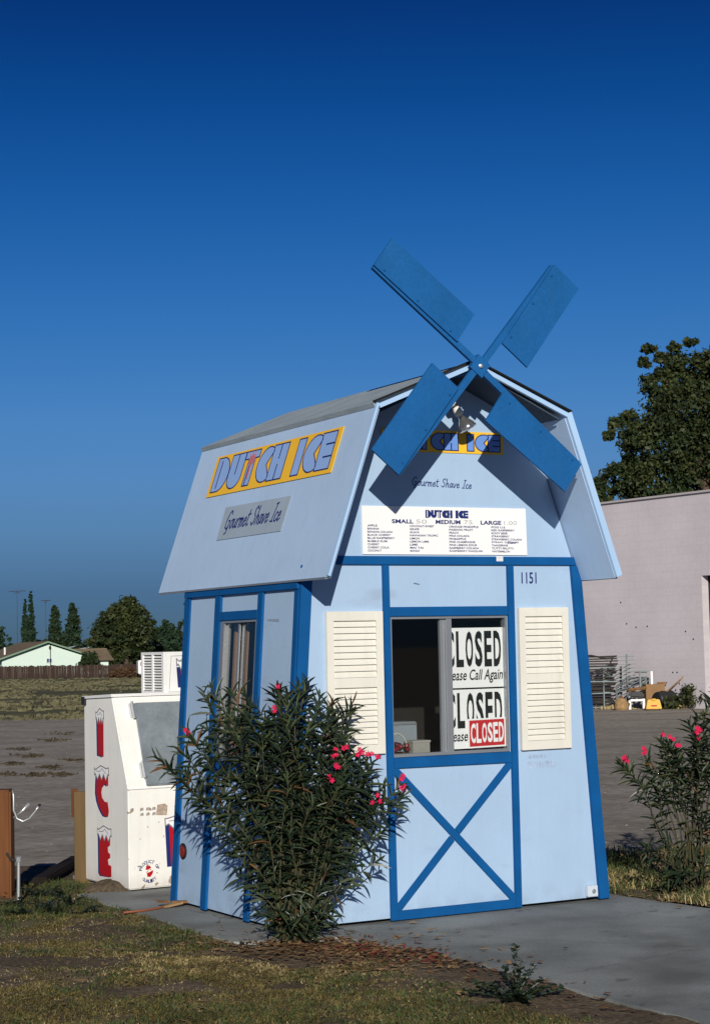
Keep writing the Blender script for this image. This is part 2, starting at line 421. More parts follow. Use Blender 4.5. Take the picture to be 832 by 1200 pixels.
def lettering(txt, w, h, mp, m, parent, name='lettering', d0=.001, th=.0015, bold=0.0, shear=0.0, a0=0, b0=0, keep=False):
    """flat letters fitted into a w x h box whose lower left corner is (a0, b0) on the surface mp(a, b, d)"""
    cu = bpy.data.curves.new(name, 'FONT'); cu.body = txt; cu.size = 1; cu.offset = bold; cu.shear = shear; cu.resolution_u = 3
    t = bpy.data.objects.new(name, cu); C.objects.link(t)
    bpy.context.view_layer.update()
    me = bpy.data.meshes.new_from_object(t.evaluated_get(bpy.context.evaluated_depsgraph_get()))
    bpy.data.objects.remove(t); bpy.data.curves.remove(cu)
    xs = [v.co.x for v in me.vertices]; ys = [v.co.y for v in me.vertices]
    x0, x1, y0, y1 = min(xs), max(xs), min(ys), max(ys)
    if keep: w = h * (x1 - x0) / (y1 - y0)
    P = [(a0 + (v.co.x - x0) / (x1 - x0) * w, b0 + (v.co.y - y0) / (y1 - y0) * h) for v in me.vertices]
    F = [tuple(p.vertices) for p in me.polygons]
    bpy.data.meshes.remove(me)
    V = [tuple(mp(a, b, d0 + th)) for a, b in P]
    me = bpy.data.meshes.new(name); me.from_pydata(V, [], F); me.materials.append(m)
    o = bpy.data.objects.new(name, me); C.objects.link(o); o.parent = parent
    return o

def flat(mb, pts, mp, d0, d1):
    mb.prism([mp(a, b, d1) for a, b in pts], [mp(a, b, d0) for a, b in pts]); return mb

def stroke(mb, pts, w, mp, d0, d1, closed=False):
    n = len(pts)
    for i in range(n if closed else n - 1):
        a, b = Vector(pts[i]), Vector(pts[(i + 1) % n]); d = b - a
        if d.length < 1e-6: continue
        d.normalize(); p = Vector((-d.y, d.x)) * w / 2; e = d * w * .3
        a, b = a - e, b + e
        k = (i % 3) * .0002
        flat(mb, [tuple(a - p), tuple(b - p), tuple(b + p), tuple(a + p)], mp, d0, d1 + k)
    return mb

def arc(cx, cy, rx, ry, a0, a1, n=10):
    return [(cx + rx * math.cos(R(a0 + (a1 - a0) * i / n)), cy + ry * math.sin(R(a0 + (a1 - a0) * i / n))) for i in range(n + 1)]

# chunky display letters: outline, inner slits, advance
GLY = {
    'D': ([(0, 0), (0, 1), (.28, 1)] + arc(.28, .5, .40, .5, 80, -80, 10) + [(.28, 0)], [[(.22, .10), (.22, .90)]], .70),
    'U': ([(0, 1), (0, .34)] + arc(.33, .34, .33, .34, 190, 350, 8) + [(.66, .34), (.66, 1)], [[(.33, .42), (.33, 1.0)]], .68),
    'T': ([(0, 1), (.66, 1), (.66, .78), (.48, .78), (.48, 0), (.18, 0), (.18, .78), (0, .78)], [[(.27, .0), (.27, .78)]], .68),
    'C': (arc(.42, .5, .42, .5, 62, 298, 14) + [(.64, .16), (.42, .5), (.64, .84)], [], .62),
    'H': ([(0, 0), (0, 1), (.66, 1), (.66, 0)], [[(.33, .60), (.33, 1.0)], [(.33, 0), (.33, .42)]], .74),
    'I': ([(0, 0), (0, 1), (.32, 1), (.32, 0)], [], .38),
    'E': ([(0, 0), (0, 1), (.58, 1), (.58, 0)], [[(.24, .68), (.58, .68)], [(.24, .34), (.58, .34)]], .60),
}
def display_word(parent, a0, b0, w, h, mp, fill, line, lw, d0=.002, tulip=True, slit=None):
    """DUTCH ICE in the chunky sign letters; three parts: letter fill, outline, tulip"""
    adv = sum(GLY[c][2] for c in 'DUTCHICE') + .34
    sx = w / adv; x = 0
    outl = MB(); tul = MB(); slt = MB()
    for c in 'DUTCH ICE':
        if c == ' ': x += .34; continue
        P, S, ad = GLY[c]
        T = lambda q: (a0 + (x + q[0]) * sx, b0 + q[1] * h)
        fm = MB(); flat(fm, [T(q) for q in P], mp, d0 - .0008, d0)
        fm.build('letter', fill, parent)
        stroke(outl, [T(q) for q in P], lw, mp, d0 - .0004, d0 + .0008, True)
        for s_ in S: stroke(outl if slit is None else slt, [T(q) for q in s_], lw * 1.25 if slit is None else .0045, mp, d0 - .0004, d0 + .0016)
        if c == 'T' and tulip:
            tp = [(.20, .95), (.27, .82), (.33, .97), (.39, .82), (.46, .95), (.46, .66), (.36, .56), (.36, .20), (.30, .20), (.30, .56), (.20, .66)]
            flat(tul, [T(q) for q in tp], mp, d0 + .0012, d0 + .0030)
        x += ad
    outl.build('letter_outline', line, parent)
    if slit is not None: slt.build('letter_slit', slit, parent)
    if tulip: tul.build('tulip_emblem', TULIP, parent)

# single-stroke brush script
SCR = {
    'G': ([[(.62, .80), (.45, 1.0), (.2, .88), (.05, .5), (.10, .12), (.33, 0), (.55, .16), (.58, .46), (.34, .44)], [(.58, .46), (.5, -.2), (.3, -.28)]], .74),
    'o': ([[(.28, .5), (.10, .42), (.06, .16), (.2, 0), (.36, .12), (.38, .38), (.28, .5), (.48, .46)]], .46),
    'u': ([[(.06, .5), (.08, .1), (.2, 0), (.36, .14), (.40, .5)], [(.40, .5), (.42, .06), (.54, .02)]], .54),
    'r': ([[(.06, .48), (.10, 0)], [(.08, .3), (.22, .5), (.36, .46)]], .38),
    'm': ([[(.05, .5), (.08, 0)], [(.08, .34), (.2, .5), (.28, .44), (.28, 0)], [(.28, .34), (.42, .5), (.5, .42), (.5, .06), (.6, .02)]], .64),
    'n': ([[(.05, .5), (.08, 0)], [(.08, .34), (.22, .5), (.32, .42), (.32, .06), (.42, .02)]], .46),
    'e': ([[(.08, .24), (.34, .32), (.28, .5), (.12, .42), (.06, .16), (.18, 0), (.42, .14)]], .44),
    't': ([[(.18, .86), (.12, .14), (.24, 0), (.38, .1)], [(0, .6), (.38, .64)]], .40),
    'S': ([[(.58, .84), (.42, 1.0), (.2, .86), (.22, .62), (.44, .44), (.46, .16), (.24, 0), (.04, .16)]], .62),
    'h': ([[(.12, 1.0), (.06, 0)], [(.08, .3), (.24, .5), (.34, .4), (.34, .06), (.44, .02)]], .48),
    'a': ([[(.38, .46), (.2, .5), (.06, .22), (.16, 0), (.34, .16), (.40, .48)], [(.40, .48), (.40, .06), (.5, .02)]], .52),
    'v': ([[(.02, .5), (.14, .02), (.2, .02), (.36, .48), (.44, .44)]], .46),
    'I': ([[(.5, .98), (.2, .94)], [(.36, .96), (.22, .04)], [(.36, .02), (.02, .04)]], .48),
    'c': ([[(.36, .42), (.22, .5), (.06, .3), (.1, .04), (.26, 0), (.42, .12)]], .42),
    ' ': ([], .34),
}
def script_words(parent, txt, a0, b0, w, h, mp, m, lw, d0=.002, name='lettering', slope=0.0, shear=.18):
    adv = sum(SCR[c][1] for c in txt); sx = w / adv; x = 0; mb = MB()
    for c in txt:
        for s_ in SCR[c][0]:
            pts = [(a0 + (x + q[0] + shear * q[1]) * sx, b0 + q[1] * h + slope * (x + q[0]) * sx) for q in s_]
            stroke(mb, pts, lw, mp, d0 - .001, d0)
        x += SCR[c][1]
    return mb.build(name, m, parent)

# ------------------------------------------------------------------ ground
def gz(x, y):
    """height of the open ground: level lot, field falling away gently"""
    t = min(max((y - 50) / 160, 0), 1); t = t * t * (3 - 2 * t)
    return -.03 - .95 * t
def make_ground():
    ys = [-60, -20, 0, 4, 8, 12, 16, 20, 26, 34, 42, 50, 60, 75, 90, 110, 130, 150, 170, 190, 210, 240, 300, 450, 800, 1600, 3500]
    xs = [-3000, -1200, -500, -250, -150, -100, -70, -50, -35, -22, -12, -6, -2, 2, 6, 12, 22, 35, 50, 100, 250, 600, 1500, 3000]
    m = MB()
    for y in ys:
        for x in xs: m.v.append((x, y, gz(x, y)))
    k = len(xs)
    for i in range(len(ys) - 1):
        for j in range(k - 1): m.f.append((i * k + j, i * k + j + 1, (i + 1) * k + j + 1, (i + 1) * k + j))
    return kind(m.build('ground', ground_material(), smooth=True), 'structure')
make_ground()

KIOSK = (-.4577, 10.4969, 0); KYAW = R(28.8697)
KM = Matrix.Translation(KIOSK) @ Matrix.Rotation(KYAW, 4, 'Z')
def kloc(u, v, z=0): return KM @ Vector((u, v, z))
def kinv(p): return KM.inverted() @ Vector(p)

SLAB = [(.36, -6.5), (2.52, -6.5), (2.50, -.6), (2.40, .4), (2.42, 3.4), (-.02, 3.4), (-.02, 2.37), (-.36, 2.37), (-.36, -.10), (.20, -.30), (.34, -.9)]
def ragged(poly, step=.12, amp=.012):
    out = []
    for i in range(len(poly)):
        a, b = Vector(poly[i]), Vector(poly[(i + 1) % len(poly)]); L = (b - a).length; k = max(1, int(L / step))
        p = Vector((-(b - a).y, (b - a).x)).normalized()
        for j in range(k):
            q = a + (b - a) * j / k
            q += p * amp * mnoise.noise(Vector((q.x * 3, q.y * 3, 1.7))) * (2 if j else 0)
            out.append((q.x, q.y))
    return out
SLABR = ragged(SLAB)
sl = MB().prism([kloc(u, v, 0) for u, v in SLABR], [kloc(u, v, -.10) for u, v in SLABR]).build('concrete_slab', CONC)
kind(sl, 'structure')

def in_poly(x, y, poly):
    c = False; n = len(poly)
    for i in range(n):
        x1, y1 = poly[i]; x2, y2 = poly[(i + 1) % n]
        if (y1 > y) != (y2 > y) and x < (x2 - x1) * (y - y1) / (y2 - y1) + x1: c = not c
    return c
SLABW = [tuple(kloc(u, v)[:2]) for u, v in SLABR]

def soil_h(x, y):
    v = Vector((x, y, 0))
    return .022 * mnoise.noise(v * 1.3) + .012 * mnoise.noise(v * 4.1) + .006 * mnoise.noise(v * 11)
def make_soil(name, poly, step, base=-.012):
    x0 = min(p[0] for p in poly); x1 = max(p[0] for p in poly); y0 = min(p[1] for p in poly); y1 = max(p[1] for p in poly)
    nx = int((x1 - x0) / step); ny = int((y1 - y0) / step); m = MB(); idx = {}
    for i in range(nx + 1):
        for j in range(ny + 1):
            x, y = x0 + i * step, y0 + j * step
            if in_poly(x, y, poly):
                idx[i, j] = len(m.v); m.v.append((x, y, max(base + soil_h(x, y), -.027)))
    for (i, j) in list(idx):
        q = [(i, j), (i + 1, j), (i + 1, j + 1), (i, j + 1)]
        if all(k in idx for k in q): m.f.append(tuple(idx[k] for k in q))
    return kind(m.build(name, SOIL, smooth=True), 'structure')
LAWN = [(-5.5, 3.5), (3.5, 3.5), (2.4, 6.2), (1.47, 7.9), (.86, 8.9), (.44, 9.75), (.0, 10.18), (-.15, 10.30), (-.6, 10.25), (-1.16, 11.15), (-1.75, 12.18), (-1.62, 12.62), (-1.8, 13.3), (-2.0, 14.2), (-3.4, 14.5), (-5.5, 14.0)]
VERGE = [(1.52, 11.8), (2.15, 11.1), (2.6, 10.2), (3.6, 9.5), (5.5, 10.2), (5.0, 14.0), (3.6, 14.6), (2.7, 14.5), (1.9, 14.35), (1.1, 14.1), (1.0, 12.9)]
make_soil('lawn_soil', LAWN, .045)
make_soil('verge_soil', VERGE, .06)

# ------------------------------------------------------------------ the windmill kiosk
W, D = 2.2685, 1.6009
kS, kF = .0727, -.0069
cU = W / 2
zE, hE, zK, hK, zR = 2.0104, 1.0122, 3.0135, .6652, 3.2881
vF, vB = -.383, 2.054
kiosk = empty('windmill_kiosk', 'pale blue gambrel roofed kiosk trimmed in darker blue with four windmill sails over its front', 'kiosk', KIOSK, KYAW)
F = lambda u, z, d=0: Vector((u, kF * z - d, z))
vBk = lambda z: D - .0095 * -z * 0 + .0095 * z
Lw = lambda v, z, d=0: Vector((kS * z - d, v, z))
Rw = lambda v, z, d=0: Vector((W - kS * z + d, v, z))
Bw = lambda u, z, d=0: Vector((u, D + .0095 * z + d, z))
TH = .045
def panel(mb, pts, mp, d0=0, d1=-TH): return flat(mb, pts, mp, d1, d0)
zT = 2.0
eL = lambda z: kS * z
eR = lambda z: W - kS * z
WU0, WU1, WZ0, WZ1 = .731, 1.560, .957, 1.786       # service window opening
fw = MB(); z0 = .022
def rowpoly(za, zb, ua, ub):
    """piece of the front wall between two heights; None = the sloping wall edge"""
    A = lambda z: eL(z) if ua is None else ua
    B = lambda z: eR(z) if ub is None else ub
    return [(A(za), za), (B(za), za), (B(zb), zb), (A(zb), zb)]
panel(fw, rowpoly(z0, WZ0, None, None), F)
panel(fw, rowpoly(WZ0, WZ1, None, WU0), F)
panel(fw, rowpoly(WZ0, WZ1, WU1, None), F)
panel(fw, rowpoly(WZ1, zT, None, None), F)
ru = .035
panel(fw, [(eL(zT), zT), (eR(zT), zT), (cU + hE - ru - .005, zT + .02), (cU + hK - ru, zK - .02), (cU, zR - ru), (cU - hK + ru, zK - .02), (cU - hE + ru + .005, zT + .02)], F)
fw.build('front_wall', PALE, kiosk)
SV0, SV1, SZ0, SZ1 = .520, 1.045, .93, 1.795          # side window opening
lw = MB(); d0v, d1v = TH + .004, D - TH + .012
panel(lw, [(d0v, z0), (d1v, z0), (d1v, SZ0), (d0v, SZ0)], Lw)
panel(lw, [(d0v, SZ0), (SV0, SZ0), (SV0, SZ1), (d0v, SZ1)], Lw)
panel(lw, [(SV1, SZ0), (d1v, SZ0), (d1v, SZ1), (SV1, SZ1)], Lw)
panel(lw, [(d0v, SZ1), (d1v, SZ1), (d1v, zT), (d0v, zT)], Lw)
lw.build('side_wall', PALE, kiosk)
rw = MB(); panel(rw, [(d0v, z0), (d1v, z0), (d1v, zT), (d0v, zT)], Rw); rw.build('side_wall', PALE, kiosk)
bw = MB()
panel(bw, rowpoly(z0, zT, None, None), Bw)
panel(bw, [(eL(zT), zT), (eR(zT), zT), (cU + hE - ru - .005, zT + .02), (cU + hK - ru, zK - .02), (cU, zR - ru), (cU - hK + ru, zK - .02), (cU - hE + ru + .005, zT + .02)], Bw)
bw.build('rear_wall', PALE, kiosk)
MB().box((W / 2, D / 2, .025), (W - .12, D - .12, .045)).build('floor_skid', DARK, kiosk)
# roof: four sheets, the lower pair steep
def roof_sheet(a, b, t, name, m, va=vF, vb=vB):
    """sheet between (u,z) points a (lower) and b (upper), t thick inwards"""
    (ua, za), (ub, zb) = a, b
    n = Vector((zb - za, 0, -(ub - ua))).normalized()
    if n.x * (ua - cU) < 0: n = -n
    P = lambda u, z, v, d: Vector((u, v, z)) - n * d
    A = [P(ua, za, va, 0), P(ub, zb, va, 0), P(ub, zb, va, t), P(ua, za, va, t)]
    B = [q + Vector((0, vb - va, 0)) for q in A]
    return MB().prism(A, B).build(name, m, kiosk)
for s in (-1, 1):
    roof_sheet((cU + s * hE, zE), (cU + s * (hK - .002), zK - .004), .026, 'lower_roof_panel', ROOFP)
    roof_sheet((cU + s * (hK + .02), zK - .002), (cU + s * .002, zR), .028, 'upper_roof_panel', ROOFT, vF + .004, vB - .004)
    # underside boards of the front overhang and pale metal edging
    e = MB()
    lo, hi = Vector((cU + s * (hE - .004), vF - .012, zE + .004)), Vector((cU + s * hK, vF - .012, zK - .006))
    e.bar(lo, hi, .016 if s < 0 else .042, .022, up=(0, 1, 0)); e.build('edge_trim', FASC, kiosk)
    e = MB(); lo, hi = Vector((cU + s * (hK - .006), vF - .014, zK - .022)), Vector((cU + s * .004, vF - .014, zR - .026))
    e.bar(lo, hi, .026, .022, up=(0, 1, 0)); e.build('edge_trim', FASC, kiosk)
    e = MB(); lo, hi = Vector((cU + s * (hK + .022), vF - .010, zK + .004)), Vector((cU + s * .004, vF - .010, zR + .006))
    e.bar(lo, hi, .010, .03, up=(0, 1, 0)); e.build('drip_edge', DARK, kiosk)
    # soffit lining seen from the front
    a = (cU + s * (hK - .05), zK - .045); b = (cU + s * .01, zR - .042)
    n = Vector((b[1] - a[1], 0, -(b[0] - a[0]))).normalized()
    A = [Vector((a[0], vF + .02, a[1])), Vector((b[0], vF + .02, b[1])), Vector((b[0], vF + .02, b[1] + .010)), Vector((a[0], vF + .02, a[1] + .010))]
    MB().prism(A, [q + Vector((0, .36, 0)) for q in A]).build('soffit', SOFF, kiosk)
# lower hem of the roof panels
for s in (-1, 1):
    MB().box((cU + s * (hE - .006), (vF + vB) / 2, zE - .006), (.022, vB - vF - .03, .012)).build('roof_hem', ALU, kiosk)

# trim boards -------------------------------------------------
TD = .018
def board(pts, mp, d=TD, m=TRIM, name='trim_board', base=.0): return flat(MB(), pts, mp, base, d).build(name, m, kiosk, bevel=.0025)
zb0, zb1 = 2.098, 2.149
board([(.262, zb0), (W - .13, zb0), (W - .132, zb1), (.262, zb1)], F)                       # beam under the gable
tL0, tL1, tR0, tR1 = .684, .729, 1.567, 1.615
board([(tL0 + .012, 0.008), (tL1 + .014, .008), (tL1, zb0 - .002), (tL0, zb0 - .002)], F)
board([(tR0 + .002, 0.008), (tR1 + .002, .008), (tR1, zb0 - .002), (tR0, zb0 - .002)], F)
g = .0015
board([(tL1 + g, 1.790), (tR0 - g, 1.790), (tR0 - g, 1.846), (tL1 + g, 1.846)], F)
board([(tL1 + .006, .893), (tR0, .888), (tR0 - g, .954), (tL1 + .005, .954)], F)
board([(tL1 + .014, .008), (tR0 + .001, .008), (tR0 + .001, .062), (tL1 + .014, .062)], F)
def brace(a, b, w=.046, d=TD):
    a, b = Vector(a), Vector(b); t = (b - a).normalized(); p = Vector((-t.y, t.x)) * w / 2
    board([tuple(a - p), tuple(b - p), tuple(b + p), tuple(a + p)], F, d)
p1, p2 = Vector((.722, .905)), Vector((1.578, .050))
q1, q2 = Vector((.722, .046)), Vector((1.578, .900))
brace(p1, p2, d=TD - .003)
mid = Vector((1.150, .4765)); t = (q2 - q1).normalized()
brace(q1, mid - t * .026, d=TD - .006); brace(mid + t * .026, q2, d=TD - .006)
# corner boards follow the batter of the walls
board([(eL(.01) - .006, .01), (eL(.01) + .066, .01), (eL(zb0) + .066, zb0 - .003), (eL(zb0) - .006, zb0 - .003)], F, TD + .004)
board([(eR(.01) - .072, .01), (eR(.01) + .003, .01), (eR(zb0) + .003, zb0 - .003), (eR(zb0) - .072, zb0 - .003)], F, TD + .004)
zS = 1.955
board([(-.016, .01), (.040, .01), (.040, zS), (-.016, zS)], Lw, .012, base=-.0005)
board([(SV0 - .072, .012), (SV0 - .006, .012), (SV0 - .006, zS), (SV0 - .072, zS)], Lw)
board([(SV1 + .008, .012), (SV1 + .092, .012), (SV1 + .092, zS), (SV1 + .008, zS)], Lw)
board([(SV0 - .004, 1.797), (SV1 + .006, 1.797), (SV1 + .006, 1.853), (SV0 - .004, 1.853)], Lw)
board([(SV0 - .004, .87), (SV1 + .006, .87), (SV1 + .006, .927), (SV0 - .004, .927)], Lw)
board([(D - .075, .012), (D + .012, .012), (D + .028, zS), (D - .06, zS)], Lw, .014)
board([(-.01, zS + .002), (D + .02, zS + .002), (D + .02, zT + .003), (-.01, zT + .003)], Lw, TD + .003)
board([(-.016, .01), (.055, .01), (.055, zS), (-.016, zS)], Rw, .012, base=-.0005)
board([(D - .06, .012), (D + .012, .012), (D + .028, zS), (D - .06, zS)], Rw, .014)

# service window ---------------------------------------------
win = MB().prism([F(a, b, .008) for a, b in ((WU0, WZ0), (WU1, WZ0), (WU1, WZ0 + .018), (WU0, WZ0 + .018))], [F(a, b, -.04) for a, b in ((WU0, WZ0), (WU1, WZ0), (WU1, WZ0 + .018), (WU0, WZ0 + .018))])
def fr(pts, d0=-.04, d1=.008): flat(win, pts, F, d0, d1)
fr([(WU0, WZ1 - .012), (WU1, WZ1 - .012), (WU1, WZ1), (WU0, WZ1)])
fr([(WU0, WZ0 + .018), (WU0 + .012, WZ0 + .018), (WU0 + .012, WZ1 - .012), (WU0, WZ1 - .012)])
fr([(WU1 - .014, WZ0 + .018), (WU1, WZ0 + .018), (WU1, WZ1 - .012), (WU1 - .014, WZ1 - .012)])
win = win.build('service_window', ALU, kiosk)
s_ = MB()
flat(s_, [(1.090, WZ0 + .018), (1.122, WZ0 + .018), (1.122, WZ1 - .012), (1.090, WZ1 - .012)], F, -.036, -.014)
s_.build('sash_stile', ALU, win)
s_ = MB(); flat(s_, [(1.124, WZ0 + .018), (1.162, WZ0 + .018), (1.162, WZ1 - .012), (1.124, WZ1 - .012)], F, -.020, .004); s_.build('sash_stile', ALU, win)
s_ = MB(); flat(s_, [(WU0 + .012, WZ0 + .018), (1.090, WZ0 + .018), (1.090, WZ1 - .012), (WU0 + .012, WZ1 - .012)], F, -.028, -.025); s_.build('pane', GLASS, win)
s_ = MB(); flat(s_, [(1.162, WZ0 + .018), (WU1 - .014, WZ0 + .018), (WU1 - .014, WZ1 - .012), (1.162, WZ1 - .012)], F, -.010, -.007); s_.build('pane', GLASS, win)
# side window -------------------------------------------------
sw = MB()
def fs(pts, d0=-.04, d1=.010): flat(sw, pts, Lw, d0, d1)
fs([(SV0, SZ0), (SV1, SZ0), (SV1, SZ0 + .02), (SV0, SZ0 + .02)]); fs([(SV0, SZ1 - .014), (SV1, SZ1 - .014), (SV1, SZ1), (SV0, SZ1)])
fs([(SV0, SZ0 + .02), (SV0 + .02, SZ0 + .02), (SV0 + .02, SZ1 - .014), (SV0, SZ1 - .014)]); fs([(SV1 - .05, SZ0 + .02), (SV1, SZ0 + .02), (SV1, SZ1 - .014), (SV1 - .05, SZ1 - .014)])
sw = sw.build('side_window', ALU, kiosk)
s_ = MB(); flat(s_, [(.775, SZ0 + .02), (.792, SZ0 + .02), (.792, SZ1 - .014), (.775, SZ1 - .014)], Lw, -.030, -.021); s_.build('sash_stile', ALU, sw)
s_ = MB(); flat(s_, [(.795, SZ0 + .02), (.815, SZ0 + .02), (.815, SZ1 - .014), (.795, SZ1 - .014)], Lw, -.014, -.004); s_.build('sash_stile', ALU, sw)
s_ = MB(); flat(s_, [(SV0 + .02, SZ0 + .02), (.775, SZ0 + .02), (.775, SZ1 - .014), (SV0 + .02, SZ1 - .014)], Lw, -.025, -.022); s_.build('pane', GLASS, sw)
s_ = MB(); flat(s_, [(.815, SZ0 + .02), (SV1 - .05, SZ0 + .02), (SV1 - .05, SZ1 - .014), (.815, SZ1 - .014)], Lw, -.010, -.007); s_.build('pane', GLASS, sw)
cv = MB()                                             # brown curtain behind the far pane
for i in range(8):
    a = .80 + i * .028
    flat(cv, [(a, SZ0), (a + .026, SZ0), (a + .026, SZ1), (a, SZ1)], Lw, -.075 - .012 * (i % 2), -.062 - .012 * (i % 2))
cv.build('curtain', mat('brown_curtain', (.24, .15, .10), .9, .1), kiosk)

# shutters ----------------------------------------------------
def shutter(u0, u1, zb_, zt):
    mb = MB(); st = .045; d = .028; zm = zb_ + (zt - zb_) * .50; r = .055
    for a, b in ((u0, u0 + st), (u1 - st, u1)): flat(mb, [(a, zb_), (b, zb_), (b, zt), (a, zt)], F, .001, d)
    for a, b in ((zb_, zb_ + r), (zm - .028, zm + .03), (zt - r, zt)):
        flat(mb, [(u0 + st, a), (u1 - st, a), (u1 - st, b), (u0 + st, b)], F, .001, d - .002)
    flat(mb, [(u0 + st, zb_ + r), (u1 - st, zb_ + r), (u1 - st, zt - r), (u0 + st, zt - r)], F, .001, .006)
    sh = mb.build('shutter', CREAM, kiosk, bevel=.002)
    for lo, hi, k in ((zb_ + r, zm - .028, 10), (zm + .03, zt - r, 9)):
        p = (hi - lo) / k
        for i in range(k):
            a, b = lo + i * p + .002, lo + (i + 1) * p + .004
            m_ = MB(); A = [F(u0 + st + .001, a, .022), F(u0 + st + .001, b, .008), F(u0 + st + .001, b - .006, .007), F(u0 + st + .001, a, .015)]
            m_.prism(A, [q + Vector((u1 - u0 - 2 * st - .002, 0, 0)) for q in A]); m_.build('slat', CREAM, sh)
    return sh
shutter(.298, .674, .985, 1.822)
shutter(1.640, 2.010, .958, 1.834)

# house number, electrical box, reflector --------------------
lettering('1151', .112, .070, F, NAVY, kiosk, 'house_number', .001, .002, bold=.012, a0=1.680, b0=1.984)
eb = MB(); flat(eb, [(2.100, .030), (2.178, .030), (2.176, .098), (2.098, .098)], F, .001, .030); eb = eb.build('outlet_box', mat('pale_metal_box', (.55, .62, .70), .5, .4), kiosk, bevel=.003)
MB().lathe(F(2.142, .064, .030), F(0, 0, 1) - F(0, 0, 0), [(0, .014), (.006, .014), (.008, .006)], 14).build('knob', GALV, eb)
rf = MB().lathe(Lw(1.465, .335, 0), (-1, 0, 0), [(0, .052), (.008, .052), (.010, .044)], 24).build('reflector', BPLAS, kiosk)
MB().lathe(Lw(1.465, .335, .010), (-1, 0, 0), [(0, .037), (.004, .037), (.007, .02)], 24).build('lens', mat('red_reflector_lens', (.24, .02, .015), .25, .6), rf)
# pale overpainted patches
for pts in ([(1.690, .845), (1.905, .850), (1.905, .885), (1.690, .88)], [(1.700, .905), (1.84, .91), (1.84, .93), (1.70, .925)]):
    for k in range(5):
        a = pts[0][0] + (pts[1][0] - pts[0][0]) * k / 5; b = a + (pts[1][0] - pts[0][0]) / 5 * .8
        mm = MB(); flat(mm, [(a, pts[0][1] + .004 * (k % 2)), (b, pts[0][1]), (b, pts[2][1] - .003 * (k % 3)), (a, pts[2][1])], F, .0002, .0012); mm.build('paint_patch', mat('overpaint_grey', (.34, .44, .60), .6, .3, var=.2, vscale=30), kiosk)
mm = MB(); flat(mm, [(.24, 1.772), (.40, 1.782), (.40, 1.792), (.24, 1.790)], Lw, .0002, .0014); mm.build('scratch', mat('scuffed_paint', (.25, .32, .42), .7, .2), kiosk)

mm = MB(); flat(mm, [(.905, 1.984), (.945, 1.978), (.944, 1.984), (.906, 1.991)], F, .0002, .0014); mm.build('scratch', mat('dark_scuff', (.10, .12, .15), .7, .2), kiosk)
# windmill rotor ----------------------------------------------
HUB = Vector((1.119, -.463, 3.245))
P3 = lambda a, b, d: HUB + Vector((a, -d, b))
rotor = MB().lathe(HUB + Vector((0, .012, 0)), (0, 1, 0), [(0, .03), (.46, .03)], 12).build('windmill_rotor', TRIM, kiosk)
hb = MB(); a45 = R(45 + 52.6); hp = [(.062 * math.cos(a45 + R(90) * i) * 1.15, .062 * math.sin(a45 + R(90) * i) * 1.15) for i in range(4)]
flat(hb, hp, P3, -.012, .020); hb.build('hub_plate', SAIL, rotor)
MB().lathe(P3(0, 0, .020), (0, -1, 0), [(0, .014), (.010, .013), (.014, .006)], 12).build('hub_bolt', GALV, rotor)
for th, ro_, pa, pb in ((52.1, .849, .034, .253), (143.3, .891, .012, .222), (231.2, .874, .036, .259), (323.7, .897, .036, .247)):
    c_, s2 = math.cos(R(th)), math.sin(R(th)); q = lambda a, p: (a * c_ + p * s2, a * s2 - p * c_)       # p counts clockwise
    am = MB(); flat(am, [q(.045, -.012), q(ro_ - .008, pa - .012), q(ro_ - .008, pa + .026), q(.045, .028)], P3, -.012, .012); am.build('sail_arm', SAIL, rotor)
    sm = MB(); flat(sm, [q(.209, pa), q(ro_, pa), q(ro_, pb), q(.209, pb)], P3, .013, .027); sm.build('sail', SAIL, rotor)
    for aa in (.28, .55, ro_ - .07): MB().lathe(P3(*q(aa, pa + .022), .027), (0, -1, 0), [(0, .008), (.004, .007), (.006, .002)], 8).build('bolt', TRIM, rotor)

# floodlight under the gable ----------------------------------
fl = MB(); flat(fl, [(1.055, 3.085), (1.135, 3.085), (1.135, 3.15), (1.055, 3.15)], F, 0, .05); fl = fl.build('floodlight', BPLAS, kiosk)
b0 = F(1.12, 3.10, .05); b1 = Vector((1.150, -.12, 3.075)); ax = Vector((.062, -.03, -.125)).normalized()
MB().tube([b0, b1, b1 + ax * .05], [.012, .012, .022], 10).build('lamp_arm', BPLAS, fl)
MB().lathe(b1 + ax * .03 - Vector((.05, 0, -.0)), (.4, -.4, .5), [(0, .016), (.03, .02), (.05, .014), (.056, .004)], 14).build('spare_socket', PORC, fl, True)
MB().lathe(b1 + ax * .03, ax, [(0, .018), (.02, .026), (.05, .028), (.055, .018)], 16).build('lamp_socket', PORC, fl, True)
MB().lathe(b1 + ax * .08, ax, [(0, .017), (.03, .022), (.05, .036), (.075, .050), (.098, .058), (.104, .055), (.109, .03), (.110, .005)], 24).build('lamp_bulb', CHROME, fl, True)

# inside: counter, cabinet, box, basket -----------------------
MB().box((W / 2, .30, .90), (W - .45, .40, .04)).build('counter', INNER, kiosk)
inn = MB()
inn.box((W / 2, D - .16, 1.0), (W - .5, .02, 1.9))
inn.build('inner_lining', INNER, kiosk)

